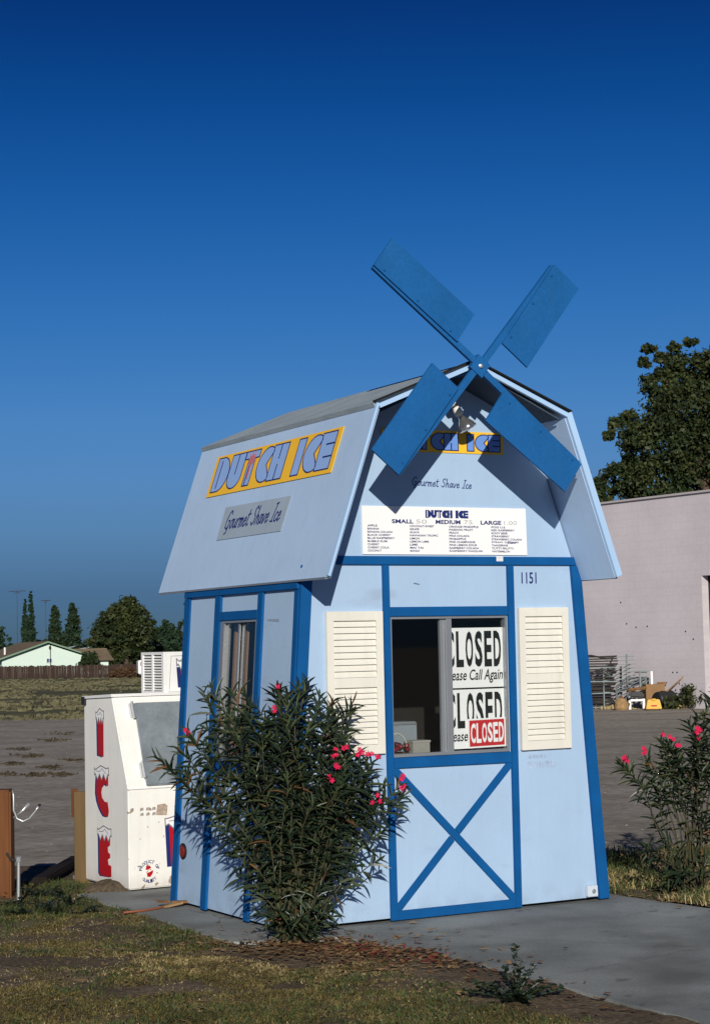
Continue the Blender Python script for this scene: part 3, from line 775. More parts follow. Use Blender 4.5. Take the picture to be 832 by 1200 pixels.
# ------------------------------------------------------------------ things on and in the kiosk (each a thing of its own)
def on_kiosk(name, label, cat, group=None):
    return empty(name, label, cat, KIOSK, KYAW, group)
cab = on_kiosk('counter_cabinet', 'pale grey cabinet standing on the counter behind the left window pane', 'cabinet')
MB().box((.93, .36, 1.035), (.30, .16, .23)).build('cabinet_body', mat('pale_grey_enamel', (.20, .235, .265), .5, .3, var=.15), cab, bevel=.008)
MB().box((.93, .276, 1.14), (.28, .006, .012)).build('cabinet_lip', ALU, cab)
bx = on_kiosk('white_box', 'small off white box on the counter inside the service window', 'box')
MB().box((1.03, .20, .975), (.12, .10, .11)).build('box_body', mat('off_white_card', (.28, .275, .25), .7, .2), bx, bevel=.003)
MB().box((1.03, .20, 1.034), (.126, .106, .012)).build('box_lid', mat('off_white_lid', (.31, .30, .28), .7, .2), bx)
bk = on_kiosk('wire_basket', 'pale wire basket with a hooped handle holding dark red sweets behind the left pane', 'basket')
b_ = MB(); b_.lathe((.840, .12, .922), (0, 0, 1), [(0, .055), (.055, .074), (.057, .068), (.008, .05)], 16); b_.build('basket_bowl', mat('dark_wicker', (.07, .05, .04), .8, .2), bk)
MB().tube([(.840 + .078 * math.cos(R(a)), .12, .965 + .125 * math.sin(R(a))) for a in range(0, 181, 12)], .0055, 6).build('handle', mat('pale_cane', (.40, .40, .37), .6, .3), bk)
SWEET = mat('dark_red_wrapper', (.16, .015, .02), .4, .4)
for i in range(14):
    MB().lathe((.840 + rng.uniform(-.05, .05), .12 + rng.uniform(-.04, .03), .965 + rng.uniform(0, .05)), (rng.uniform(-1, 1), rng.uniform(-1, 1), 1), [(0, .004), (.008, .015), (.02, .015), (.028, .004)], 8).build('sweet', SWEET if i % 3 else BPLAS, bk)

ms = on_kiosk('menu_board', 'white menu board listing shaved ice flavours in navy capitals above the blue beam', 'menu board')
mm = MB(); flat(mm, [(.558, 2.160), (1.724, 2.160), (1.720, 2.450), (.555, 2.448)], F, .001, .008); mm.build('board', WHITE, ms)
MD = .0085
display_word(ms, .993, 2.383, .304, .046, F, NAVY, NAVY, .0012, MD + .001, tulip=False, slit=WHITE)
lettering('SMALL', .150, .025, F, NAVY, ms, 'heading', MD, bold=.03, a0=.757, b0=2.346)
lettering('50', .075, .024, F, INKGREY, ms, 'price', MD, a0=.925, b0=2.347)
lettering('MEDIUM', .176, .025, F, NAVY, ms, 'heading', MD, bold=.03, a0=1.063, b0=2.346)
lettering('75', .060, .024, F, INKGREY, ms, 'price', MD, a0=1.265, b0=2.347)
lettering('LARGE', .150, .025, F, NAVY, ms, 'heading', MD, bold=.03, a0=1.385, b0=2.346)
lettering('1.00', .095, .024, F, INKGREY, ms, 'price', MD, a0=1.556, b0=2.347)
COLS = [(.590, ['APPLE', 'BANANA', 'BANANA COLADA', 'BLACK CHERRY', 'BLUE RASPBERRY', 'BUBBLE GUM', 'CHERRY', 'CHERRY COLA', 'COCONUT']),
        (.880, ['COCONUT-SWEET', 'GRAPE', 'GUAVA', 'HAWAIIAN TROPIC', 'LEMON', 'LEMON LIME', 'LIME', 'MAI TAI', 'MANGO']),
        (1.157, ['ORANGE PINEAPPLE', 'PASSION FRUIT', 'PEACH', 'PINA COLADA', 'PINEAPPLE', 'PINK CHAMPAGNE', 'PINK LEMON SOUR', 'RASPBERRY COLADA', 'RASPBERRY DAIQUIRI']),
        (1.462, ['POG U.S.', 'RED RASPBERRY', 'ROOT BEER', 'STRAWBERRY', 'STRAWBERRY COLADA', 'STRAW. DAIQUIRI', 'TANGERINE', 'TUTTI FRUTTI', 'WATERMELON'])]
for u, rows in COLS:
    for i, tx in enumerate(rows):
        lettering(tx, .0132 * len(tx), .0118, F, NAVY, ms, 'menu_line', MD, bold=.018, a0=u, b0=2.325 - i * .0186)
script_words(ms, 'Share', 1.575, 2.231, .06, .016, F, NAVY, .0022, MD + .002, 'menu_line')

gs = on_kiosk('gable_sign', 'yellow strip sign with blue lettering on the gable behind the windmill sails', 'sign')
mm = MB(); flat(mm, [(.700, 2.782), (1.568, 2.782), (1.568, 2.916), (.700, 2.916)], F, .001, .006); mm.build('sign_board', YELLOW, gs)
display_word(gs, .728, 2.797, .818, .104, F, LETMID, NAVY, .006, .0075)
script_words(kiosk, 'Gourmet Shave Ice', .905, 2.578, .425, .052, F, NAVY, .0045, .002, 'script_lettering', slope=-.03)

rs_a = Vector((cU - hE, 0, zE)); rs_e = (Vector((cU - hK, 0, zK)) - rs_a).normalized(); rs_n = Vector((-rs_e.z, 0, rs_e.x))
Rf = lambda a, b, d=0: rs_a + rs_e * b + Vector((0, 1.72 - a, 0)) + rs_n * d      # a runs towards the front
rs = on_kiosk('roof_sign', 'wide yellow sign with pale blue outlined lettering on the steep left roof panel', 'sign')
mm = MB(); flat(mm, [(0, .660), (1.78, .660), (1.78, .952), (0, .952)], Rf, .001, .005); mm.build('sign_board', YELLOW, rs)
display_word(rs, .05, .690, 1.685, .243, Rf, LETBLUE, NAVY, .008, .0065)
gp = on_kiosk('script_sign', 'grey painted patch with dark brush script below the yellow sign on the roof', 'sign')
mm = MB(); flat(mm, [(.395, .330), (1.325, .328), (1.335, .556), (.385, .558)], Rf, .001, .004); mm.build('sign_board', GREYP, gp)
script_words(gp, 'Gourmet Shave Ice', .46, .400, .80, .125, Rf, NAVY, .010, .0055)

st = on_kiosk('beam_sticker', 'tiny white sticker on the blue beam under the menu board', 'sticker')
mm = MB(); flat(mm, [(1.488, 2.121), (1.536, 2.121), (1.536, 2.152), (1.488, 2.152)], F, .0185, .0195); mm.build('paper', WHITE, st)
mm = MB()
for i in range(3): flat(mm, [(1.493, 2.126 + i * .009), (1.53, 2.126 + i * .009), (1.53, 2.129 + i * .009), (1.493, 2.129 + i * .009)], F, .0194, .0201)
mm.build('print', INKGREY, st)

def closed_sign(zt, zb_, dep, u0, u1, label, second):
    s = on_kiosk('closed_sign', label, 'sign', 'closed signs in the service window')
    mm = MB(); flat(mm, [(u0, zb_), (u1, zb_), (u1, zt), (u0, zt)], F, dep - .002, dep); mm.build('board', WHITE, s)
    h = zt - zb_
    for i, ch in enumerate('CLOSED'):
        lettering(ch, .054, h * .60, F, BLACK, s, 'letter', dep, bold=.035, a0=1.139 + i * .0675, b0=zb_ + h * .345)
    lettering('Please Call Again', .412, h * .235, F, BLACK, s, 'lettering', dep, shear=.25, bold=.012, a0=1.128, b0=zb_ + h * .07)
    return s
closed_sign(1.716, 1.352, -.022, 1.126, 1.545, 'large white closed sign at the top of the right window pane', 0)
closed_sign(1.342, .985, -.024, 1.126, 1.553, 'lower white closed sign partly covered by the red one', 1)
rd = on_kiosk('closed_sign', 'small red closed sign with white letters in the lower window corner', 'sign', 'closed signs in the service window')
RT = lambda a, b, d=0: F(1.275 + a, .985 + b + a * .012, d)
mm = MB(); flat(mm, [(0, 0), (.272, 0), (.272, .178), (0, .178)], RT, -.0165, -.015); mm.build('border', WHITE, rd)
mm = MB(); flat(mm, [(.010, .010), (.262, .010), (.262, .168), (.010, .168)], RT, -.0149, -.0138); mm.build('board', REDINK, rd)
for i, ch in enumerate('CLOSED'):
    lettering(ch, .035, .120, RT, WHITE, rd, 'letter', -.0134, th=.001, bold=.03, a0=.018 + i * .0405, b0=.030)

lampb = empty('glass_lamp', 'silver glass floodlight lamp lying on the dead leaves at the kiosk corner', 'lamp', gnd(383, 1090) + Vector((0, 0, .055)), 0)
MB().lathe((-.06, .02, .0), (1, -.35, .25), [(-.05, .018), (-.02, .02), (0, .024), (.03, .045), (.055, .055), (.068, .050), (.075, .03), (.077, .004)], 20).build('bulb', CHROME, lampb, True)
MB().lathe((-.06, .02, .0), (-1, .35, -.25), [(.045, .022), (.075, .03), (.10, .028), (.102, .01)], 14).build('holder', LIT1, lampb, True)

# ------------------------------------------------------------------ ice freezer
FA = R(31); FL = gnd(152, 1045); FL.z = 0
frz = empty('ice_freezer', 'chipped white slant front ice freezer with red snow capped letters', 'freezer', FL, FA)
S = lambda s, z, d=0: Vector((-d, s, z))             # left side panel, s counts backwards
FW, FD, FH, KN, TF = 1.15, .76, 1.320, .686, .262
prof = [(0, .01), (0, KN), (TF, FH), (FD, FH - .02), (FD, .01)]
body = MB().prism([S(a, b) for a, b in prof], [S(a, b, -FW) for a, b in prof]).build('cabinet', FRZ, frz, bevel=.008)
MB().prism([Vector((-.012, TF - .02, FH - .012)), Vector((-.012, FD + .01, FH - .03)), Vector((-.012, FD + .01, FH - .012)), Vector((-.012, TF - .02, FH + .008))],
           [Vector((FW + .012, TF - .02, FH - .012)), Vector((FW + .012, FD + .01, FH - .03)), Vector((FW + .012, FD + .01, FH - .012)), Vector((FW + .012, TF - .02, FH + .008))]).build('top_lip', FRZ2, frz)
sd = Vector((0, TF, FH - KN)).normalized(); sn = Vector((0, -sd.z, sd.y))
Sl = lambda a, b, d=0: Vector((a, 0, KN)) + sd * b + sn * d       # slanted face
door = MB(); flat(door, [(.135, .012), (FW - .12, .012), (FW - .12, .615), (.15, .615)], Sl, .001, .030); door = door.build('door', STEEL, frz, bevel=.006)
for b in (.075, .51):
    h_ = MB(); flat(h_, [(.108, b), (.142, b), (.142, b + .10), (.108, b + .10)], Sl, .002, .036); h_.lathe(Sl(.125, b - .01, .036), sd, [(0, .010), (.12, .010)], 8); h_.build('hinge', GALV, door)
MB().bar(Vector((-.004, -.004, KN)), Vector((FW, -.004, KN)), .010, .006).build('seam_strip', FRZ2, frz)
def icy(poly, mp, h0, h1, cap, name):
    """red letter with navy side and a snow cap"""
    a0, a1 = min(p[0] for p in poly), max(p[0] for p in poly)
    sh = MB(); flat(sh, [(a - .030, b - .006) for a, b in poly], mp, .0006, .0016); sh.build(name + '_shade', NAVY, frz)
    rd_ = MB(); flat(rd_, poly, mp, .0012, .0028); rd_.build(name, REDP, frz)
    cw = a1 - a0; zt = h1 - (h1 - h0) * cap
    pts = [(a0 - .028, zt)]
    for i in range(7): pts.append((a0 - .028 + (cw + .04) * (i + .5) / 7, zt - (.030 if i % 2 else -.012)))
    pts += [(a1 + .012, zt + .01), (a1 + .010, zt + .06), (a1 - cw * .15, h1 - .005), (a0 + cw * .4, h1 + .012), (a0 - .01, h1 - .02), (a0 - .03, zt + .05)]
    ol = MB(); cxm = sum(p[0] for p in pts) / len(pts); cym = sum(p[1] for p in pts) / len(pts)
    c_ = MB(); flat(c_, pts, mp, .0028, .0040); c_.build('snow_cap', WHITE, frz)
    o_ = MB(); stroke(o_, pts, .008, mp, .0036, .0044, True); stroke(o_, [(a0, zt + .03), (a0 + cw * .3, h1 - .03), (a0 + cw * .5, zt + .05), (a0 + cw * .8, h1 - .04)], .005, mp, .0036, .0044); o_.build('cap_outline', CAPINK, frz)
Ls = lambda a, b, d=0: S(.55 - a, b, d)
icy([(.050, .900), (.140, .890), (.145, 1.18), (.045, 1.18)], Ls, .895, 1.214, .20, 'letter')
icy([(.026, .775), (.012, .70), (.0075, .634), (.026, .581), (.064, .535), (.100, .505), (.138, .482), (.206, .478), (.221, .520), (.200, .586), (.187, .576), (.150, .580), (.105, .605), (.092, .641), (.105, .672), (.160, .705), (.215, .690), (.215, .775)], Ls, .478, .815, .17, 'letter')
icy([(.050, .085), (.075, .065), (.252, .070), (.252, .145), (.205, .150), (.195, .185), (.235, .20), (.235, .225), (.20, .235), (.195, .27), (.235, .285), (.240, .365), (.050, .365)], Ls, .065, .400, .18, 'letter')
Fr = lambda a, b, d=0: Vector((a, -d, b))
icy([(.312, .150), (.60, .150), (.60, .44), (.300, .44)], Fr, .145, .492, .20, 'letter')
pp = MB(); flat(pp, [(.205, .500), (.285, .495), (.292, .560), (.270, .575), (.215, .570)], Fr, .0003, .0016); pp.build('tape_patch', mat('dirty_tape', (.40, .32, .25), .8, .2, var=.3, vscale=40), frz)
for i in range(6):
    a = .085 + (i % 3) * .045; b = .50 + (i // 3) * .035
    pp = MB(); flat(pp, [(a, b), (a + .028, b + .004), (a + .026, b + .022), (a + .004, b + .020)], Fr, .0003, .0014); pp.build('chip', mat('bare_grey_metal', (.33, .29, .26), .7, .3, var=.3, vscale=50), frz)
# round emblem: lettering round a snowflake like figure
EC = (.148, .125); em = MB()
def ring_text(tx, r, a0, a1, up, h, m):
    for i, ch in enumerate(tx):
        if ch == ' ': continue
        a = R(a0 + (a1 - a0) * i / (len(tx) - 1)); rot = a - R(90) if up else a + R(90)
        mp = lambda x, y, d=0: Fr(EC[0] + r * math.cos(a) + x * math.cos(rot) - y * math.sin(rot), EC[1] + r * math.sin(a) + x * math.sin(rot) + y * math.cos(rot), d)
        lettering(ch, h * .8, h, mp, m, frz, 'emblem_letter', .001, bold=.02, a0=-h * .4, b0=-h / 2)
ring_text('PRODUCT OF', .066, 165, 15, True, .022, NAVY); ring_text('QUALITY', .066, 230, 310, False, .022, NAVY)
flat(em, [(EC[0] - .026, EC[1] + .010), (EC[0] - .022, EC[1] + .036), (EC[0] + .004, EC[1] + .038), (EC[0] + .016, EC[1] + .022), (EC[0] - .004, EC[1] + .014)], Fr, .0004, .0016)
flat(em, [(EC[0] - .018, EC[1] - .012), (EC[0] + .004, EC[1] - .004), (EC[0] + .030, EC[1] + .006), (EC[0] + .026, EC[1] - .014), (EC[0] + .008, EC[1] - .038), (EC[0] - .014, EC[1] - .036)], Fr, .0004, .0016)
stroke(em, [(EC[0] - .020, EC[1] - .008), (EC[0] - .004, EC[1] + .010), (EC[0] + .014, EC[1] + .010)], .004, Fr, .0004, .0018)
em.build('emblem', REDP, frz)
e2 = MB(); flat(e2, [(EC[0] + .009 * math.cos(R(a)), EC[1] + .002 + .008 * math.sin(R(a))) for a in range(0, 360, 40)], Fr, .0016, .0024); e2.build('emblem_centre', WHITE, frz)
# compressor housing on the roof of the freezer
UX0, UX1, UY0, UY1, UZ0, UZ1 = .445, 1.0, .34, .72, FH - .012, 1.612
MB().box(((UX0 + UX1) / 2, (UY0 + UY1) / 2, (UZ0 + UZ1) / 2), (UX1 - UX0 - .02, UY1 - UY0, UZ1 - UZ0)).build('compressor_housing', FRZ2, frz)
gr = MB(); X = lambda y, z, d=0: Vector((UX0 + .01 - d, y, z))
yw = UY1 - UY0
for a, b in ((UY0, UY0 + .03), (UY0 + yw * .47, UY0 + yw * .53), (UY1 - .03, UY1)): flat(gr, [(a, UZ0), (b, UZ0), (b, UZ1), (a, UZ1)], X, .001, .022)
for a, b in ((UZ0, UZ0 + .025), (UZ1 - .02, UZ1)):
    for y0, y1 in ((UY0 + .03, UY0 + yw * .47), (UY0 + yw * .53, UY1 - .03)): flat(gr, [(y0, a), (y1, a), (y1, b), (y0, b)], X, .001, .0215)
gr = gr.build('grille', FRZ2, frz)
for y0, y1 in ((UY0 + .03, UY0 + yw * .47), (UY0 + yw * .53, UY1 - .03)):
    bk_ = MB(); flat(bk_, [(y0, UZ0 + .025), (y1, UZ0 + .025), (y1, UZ1 - .02), (y0, UZ1 - .02)], X, .0005, .003); bk_.build('grille_back', BPLAS, gr)
    for i in range(13):
        z = UZ0 + .030 + i * (UZ1 - UZ0 - .052) / 13; p = (UZ1 - UZ0 - .052) / 13
        A = [X(y0, z, .020), X(y0, z + p * .62, .008), X(y0, z + p * .62, .004), X(y0, z, .015)]
        m_ = MB(); m_.prism(A, [q + Vector((0, y1 - y0, 0)) for q in A]); m_.build('slat', FRZ2, gr)
FU = lambda a, b, d=0: Vector((a, UY0 - d, b))
pl = MB()
stroke(pl, [(UX0 + .03, UZ0 + .02), (UX0 + .05, UZ1 - .03), (UX1 - .03, UZ1 - .02), (UX1 - .05, UZ0 + .02)], .005, FU, .0004, .0016, True); pl.build('print_outline', INKGREY, frz)
icy([(UX0 + .13, UZ0 + .055), (UX0 + .24, UZ0 + .055), (UX0 + .24, UZ0 + .20), (UX0 + .12, UZ0 + .20)], FU, UZ0 + .05, UZ0 + .255, .25, 'letter')
MB().box((-.008, FD - .02, FH - .045), (.02, .05, .06)).build('corner_cap', BPLAS, frz)

# ------------------------------------------------------------------ small things around
p = gnd(10, 1051); px_ = -2.435
post = empty('wooden_post', 'square orange brown timber post with a bent metal hook at the left edge', 'post', (px_, 12.40, -.03))
MB().box((0, 0, .37), (.165, .15, .74)).build('timber', WOOD, post, bevel=.012)
hk = MB(); X0 = .083
hk.tube([(X0 + .004, -.02, .735), (X0 + .012, -.03, .70), (X0 + .012, -.03, .60), (X0 + .035, -.03, .545), (X0 + .075, -.03, .525), (X0 + .12, -.03, .545), (X0 + .165, -.03, .60), (X0 + .182, -.03, .630)], .0065, 8)
hk = hk.build('hook', GALV, post, True)
MB().lathe((X0 + .182, -.03, .625), (.5, 0, .8), [(0, .010), (.018, .010)], 8).build('hook_tip', BPLAS, hk)
h2 = MB(); h2.tube([(X0, .03, .545), (X0 + .055, .03, .585), (X0 + .105, .03, .640)], [.009, .010, .012], 8); h2.build('hook', GALV, post, True)
pp_ = gnd(22, 1056)
pipe = empty('water_pipe', 'thin galvanised standpipe with a tap beside the timber post', 'pipe', (pp_.x, pp_.y, -.03))
MB().tube([(0, 0, 0), (.004, 0, .30)], .011, 8).build('riser', GALV, pipe)
MB().lathe((.004, 0, .285), (0, 0, 1), [(0, .018), (.03, .018), (.036, .010)], 10).build('fitting', GALV, pipe)
MB().tube([(.004, 0, .29), (-.05, .01, .30), (-.08, .03, .34)], .009, 8).build('tap_arm', RUSTM, pipe)
tb = empty('tan_board', 'tan plywood board standing on end behind the left side of the freezer', 'board', (-1.990, 13.14, -.03), R(12))
MB().box((0, 0, .33), (.125, .030, .66)).build('board', TANW, tb)
MB().box((-.055, .017, .58), (.05, .02, .20)).build('cleat', WOOD, tb)
dp = MB(); a, b = gnd(47, 1036), gnd(95, 1014)
dp.bar((a.x, a.y, .02), (b.x - .02, b.y, .05), .12, .05)
tag(dp.build('dark_plank', mat('charred_wood', (.018, .014, .012), .9, .1, var=.3), bevel=.012), 'dark plank lying on the dirt left of the tan board', 'plank')
def mound(name, x, y, r, h, m, label):
    mb = MB(); n = 14; rings = 6
    for i in range(rings + 1):
        t = i / rings
        for k in range(n):
            a = 2 * math.pi * k / n; rr = r * t * (1 + .25 * mnoise.noise(Vector((x + math.cos(a) * 1.4, y + math.sin(a) * 1.4, 3))))
            mb.v.append((x + rr * math.cos(a), y + rr * math.sin(a) * .7, -.03 + h * (1 - t * t) ** 1.2 * (1 + .3 * mnoise.noise(Vector((a, t * 3, x)))) ))
    for i in range(rings):
        for k in range(n): j = (k + 1) % n; mb.f.append((i * n + k, i * n + j, (i + 1) * n + j, (i + 1) * n + k))
    return tag(mb.build(name, m, smooth=True), label, 'dirt mound')
mound('dirt_mound', -1.72, 12.62, .26, .09, SOIL, 'low brown dirt mound heaped against the foot of the ice freezer')
co = MB(); P = [gnd(145, 1071), gnd(165, 1069), gnd(185, 1066), gnd(198, 1062), gnd(210, 1060), gnd(216, 1055)]
co.tube([(q.x, q.y, .008) for q in P], .007, 8)
cd = tag(co.build('extension_cord', ORANGE, smooth=True), 'orange cord lying across the concrete beside the kiosk corner', 'cord')
ws = empty('wood_scraps', 'loose brown bark scraps on the concrete at the rear kiosk corner', 'scraps', gnd(203, 1064), R(20))
for i, (x, y, a, l) in enumerate(((0, 0, .2, .13), (.06, .05, -.3, .10), (-.05, .06, .5, .08))):
    MB().box((x, y, .02 + .008 * i), (l, .03, .014), Matrix.Rotation(a, 3, 'Z') @ Matrix.Rotation(.12 * (i - 1), 3, 'Y')).build('bark_piece', LIT1 if i else LIT2, ws)

# ------------------------------------------------------------------ oleanders
def leaf_template(bend):
    ts = [0, .22, .5, .78, 1.0]; ws = [.16, .86, 1.0, .62, 0.02]
    V = []; 
    for t, w in zip(ts, ws):
        z = -bend * t * t
        V += [(-w / 2, t, z + w * .10), (0, t, z), (w / 2, t, z + w * .10)]
    Fc = []
    for i in range(4):
        o = i * 3
        Fc += [(o, o + 1, o + 4, o + 3), (o + 1, o + 2, o + 5, o + 4)]
    return np.array(V, float), np.array(Fc, int)
TEMPL = [leaf_template(b) for b in (.04, .12, .22)]
LEAFMESH = {}
def leaf_mesh(k, m):
    if (k, m.name) not in LEAFMESH:
        V, Fc = TEMPL[k]; me = bpy.data.meshes.new('leaf'); me.from_pydata([tuple(v) for v in V], [], [tuple(f) for f in Fc]); me.materials.append(m); LEAFMESH[k, m.name] = me
    return LEAFMESH[k, m.name]
def frame(y, up):
    y = y.normalized(); x = y.cross(up)
    if x.length < 1e-3: x = y.cross(Vector((1, .2, 0)))
    x.normalize(); return x, y, x.cross(y)
def outside(p, m=.07):
    """push a point towards the camera until it clears the kiosk walls"""
    p = Vector(p)
    for _ in range(60):
        q = kinv(p)
        if q.x < kS * q.z - m or q.y < -m: return p
        p += (Vector((0, 0, CAMZ)) - p).normalized() * .03
    return p
def oleander(name, label, base, tips, flowers, individual, lw=(.0105, .0155), ll=(.085, .150), seed=1, low=.30, clear=True, spread=.10, gap=(.046, .074)):
    r = random.Random(seed); base = Vector(base); bush = empty(name, label, 'shrub', base, 0, 'flowering oleander shrubs')
    leaves = []
    for ti, tip in enumerate(tips):
        tl = low + (.20 if ti % 3 and tip.z > .5 else 0)
        tip = Vector(tip); a = base + Vector((r.uniform(-spread, spread), r.uniform(-spread, spread) * .7, 0))
        hgt = max(tip.z - a.z, .1)
        m1 = a + (tip - a) * .35 + Vector((0, 0, hgt * .16)); m1.x = a.x + (tip.x - a.x) * .28
        pts = []
        for i in range(13):
            t = i / 12; q = a * (1 - t) ** 2 + m1 * 2 * t * (1 - t) + tip * t * t
            q += Vector((mnoise.noise(q * 3.1), mnoise.noise(q * 3.3 + Vector((5, 0, 0))), 0)) * .07 * t
            pts.append(outside(q, .04) if clear else q)
        sb = MB().tube([q - base for q in pts], [.0052 * (1 - .7 * i / 12) + .0012 for i in range(13)], 5)
        sb.build('stem', STEM, bush, True)
        L = sum((pts[i + 1] - pts[i]).length for i in range(12)); s = L * r.uniform(tl, tl + .15); rot0 = r.uniform(0, 6.28)
        while s < L:
            acc = 0
            for i in range(12):
                d = (pts[i + 1] - pts[i]).length
                if acc + d >= s: break
                acc += d
            t = (s - acc) / max(d, 1e-6); p = pts[i].lerp(pts[i + 1], min(t, 1)); dr = (pts[i + 1] - pts[i]).normalized()
            x, _, z = frame(dr, Vector((0, 0, 1)))
            near = s / L
            for k in range(3):
                an = rot0 + k * 2.094 + r.uniform(-.35, .35); ang = R(r.uniform(20, 55) if near > .9 else r.uniform(34, 84))
                side = x * math.cos(an) + z * math.sin(an)
                d_ = dr * math.cos(ang) + side * math.sin(ang) + Vector((r.uniform(-.2, .2), r.uniform(-.2, .2), r.uniform(-.38, .14)))
                ln = r.uniform(*ll) * (.72 if near > .95 else 1); w_ = r.uniform(*lw)
                e = p + d_.normalized() * ln
                if clear:
                    qe = kinv(e)
                    if qe.x > kS * qe.z - .012 and qe.y > -.03: continue
                if e.z < .015: continue
                u = r.random(); mm = 1 if u > .70 else (2 if u < .035 else 0)
                leaves.append((p, d_, dr, ln, w_, r.randrange(3), mm, e))
            rot0 += 1.05; s += r.uniform(*gap) * (2.0 - 1.5 * min(s / L, 1))
    # petals
    def flower(c, n, name='flower'):
        fm = MB()
        for i in range(n):
            o = Vector((r.uniform(-1, 1), r.uniform(-1, 1), r.uniform(-1, 1))) * .020 * (n > 1)
            ax = Vector((r.uniform(-.5, .5), -1 + r.uniform(-.3, .3), r.uniform(-.1, .7))).normalized(); x, y, z = frame(ax, Vector((0, 0, 1))); r0 = r.uniform(0, 1)
            for k in range(5):
                an = r0 + k * 1.2566; s1 = x * math.cos(an) + z * math.sin(an); s2 = x * math.cos(an + .55) + z * math.sin(an + .55); s3 = x * math.cos(an - .55) + z * math.sin(an - .55)
                ce = Vector(c) - base + o; l = .0165
                v = [ce, ce + s3 * l * .75 + ax * .010, ce + s1 * l * 1.05 + ax * .007, ce + s2 * l * .75 + ax * .011]
                b = len(fm.v); fm.v += [tuple(q) for q in v]; fm.f.append((b, b + 1, b + 2, b + 3))
        fm.build(name, PINK, bush)
    for c, n in flowers: flower(c, n)
    # the leaves nearest the camera and the outline are objects of their own
    cx = sum(l[7].x for l in leaves) / len(leaves); cz = sum(l[7].z for l in leaves) / len(leaves)
    leaves.sort(key=lambda l: -(abs(l[7].x - cx) * 1.0 + abs(l[7].z - cz) * .55 - (l[7].y - base.y) * 1.0))
    MT = [OLEA, OLEB, OLED]
    for (p, d_, up, ln, w_, k, mm, e) in leaves[:individual]:
        x, y, z = frame(d_, up); M = Matrix((x * w_, y * ln, z * ln)).transposed().to_4x4(); M.translation = p - base
        o = bpy.data.objects.new('leaf', leaf_mesh(k, MT[mm])); C.objects.link(o); o.parent = bush; o.matrix_local = M
    for mm in range(3):
        VV, FF = [], []; n0 = 0
        for (p, d_, up, ln, w_, k, m_, e) in leaves[individual:]:
            if m_ != mm: continue
            x, y, z = frame(d_, up); T, Fc = TEMPL[k]
            A = np.array([tuple(x * w_), tuple(y * ln), tuple(z * ln)])
            VV.append(T @ A + np.array(p - base)); FF.append(Fc + n0); n0 += len(T)
        if VV: kind(raw('foliage', np.vstack(VV), np.vstack(FF), MT[mm], bush), 'stuff')
    return bush
TIPS = [(190, 893, 10.62), (182, 884, 10.64), (204, 872, 10.60), (214, 850, 10.62), (212, 900, 10.55), (232, 868, 10.55), (240, 850, 10.6), (226, 905, 10.5),
        (236, 806, 10.66), (247, 796, 10.68), (262, 815, 10.62), (256, 838, 10.58), (275, 800, 10.6), (290, 806, 10.55), (284, 828, 10.5), (302, 822, 10.5), (312, 842, 10.45), (300, 858, 10.4), (268, 862, 10.45),
        (330, 800, 10.40), (341, 806, 10.36), (352, 795, 10.38), (362, 792, 10.4), (378, 808, 10.38), (392, 822, 10.38), (371, 835, 10.33), (345, 838, 10.33), (330, 860, 10.3), (388, 852, 10.35),
        (402, 815, 10.42), (413, 832, 10.45), (430, 818, 10.5), (427, 842, 10.48), (424, 860, 10.45), (410, 868, 10.4), (405, 890, 10.38), (433, 880, 10.45), (384, 880, 10.33),
        (443, 902, 10.48), (461, 915, 10.52), (452, 930, 10.48), (468, 940, 10.52), (440, 935, 10.45), (425, 915, 10.4), (472, 962, 10.52), (460, 978, 10.5), (475, 988, 10.5), (455, 1000, 10.46), (470, 1008, 10.5), (447, 965, 10.44), (430, 950, 10.4), (432, 985, 10.4),
        (440, 1028, 10.44), (425, 1042, 10.42), (418, 1010, 10.38), (408, 1050, 10.38), (400, 1030, 10.34), (395, 985, 10.32), (405, 950, 10.34), (390, 1010, 10.3),
        (258, 905, 10.46), (250, 945, 10.44), (256, 972, 10.4), (262, 930, 10.4), (270, 1000, 10.36), (280, 985, 10.3), (275, 1030, 10.34), (288, 1048, 10.3), (300, 1020, 10.25), (296, 960, 10.3), (310, 1055, 10.24), (320, 1000, 10.2), (330, 1040, 10.2), (325, 950, 10.22), (345, 980, 10.18), (360, 1020, 10.2), (350, 1060, 10.18), (372, 1050, 10.22), (365, 940, 10.24), (375, 980, 10.24), (335, 905, 10.26), (355, 890, 10.28), (300, 905, 10.34), (282, 890, 10.4), (370, 910, 10.3), (310, 930, 10.26), (385, 945, 10.28), (340, 1010, 10.14), (315, 975, 10.2), (350, 925, 10.24)]
FLW = [((222, 859, 10.55), 2), ((320, 832, 10.45), 2), ((330, 803, 10.4), 2), ((406, 875, 10.33), 2), ((422, 882, 10.36), 3), ((432, 886, 10.38), 2), ((441, 884, 10.42), 2), ((393, 883, 10.33), 3), ((394, 901, 10.30), 3), ((386, 913, 10.28), 2), ((470, 911, 10.46), 2), ((472, 924, 10.46), 3), ((447, 936, 10.40), 2), ((437, 941, 10.4), 1)]
TIPS = [(332 + (x - 332) * (.955 if x < 332 else .90), 950 + (y - 950) * .95, Y) for i, (x, y, Y) in enumerate(TIPS) if not (x > 372 and y > 920 and i % 3) and not (x < 372 and y > 890 and i % 2 == 1) and not (345 < x < 400 and 870 < y < 930)]
TIPS += [(318, 1078, 10.12), (335, 1086, 10.08), (352, 1088, 10.08), (368, 1078, 10.12), (378, 1066, 10.15), (304, 1068, 10.15), (345, 1072, 10.05), (326, 1066, 10.05), (360, 1064, 10.05), (392, 1072, 10.25)]
TIPS += [(x, y + 7, Y + .02) for (x, y, Y), n in FLW]
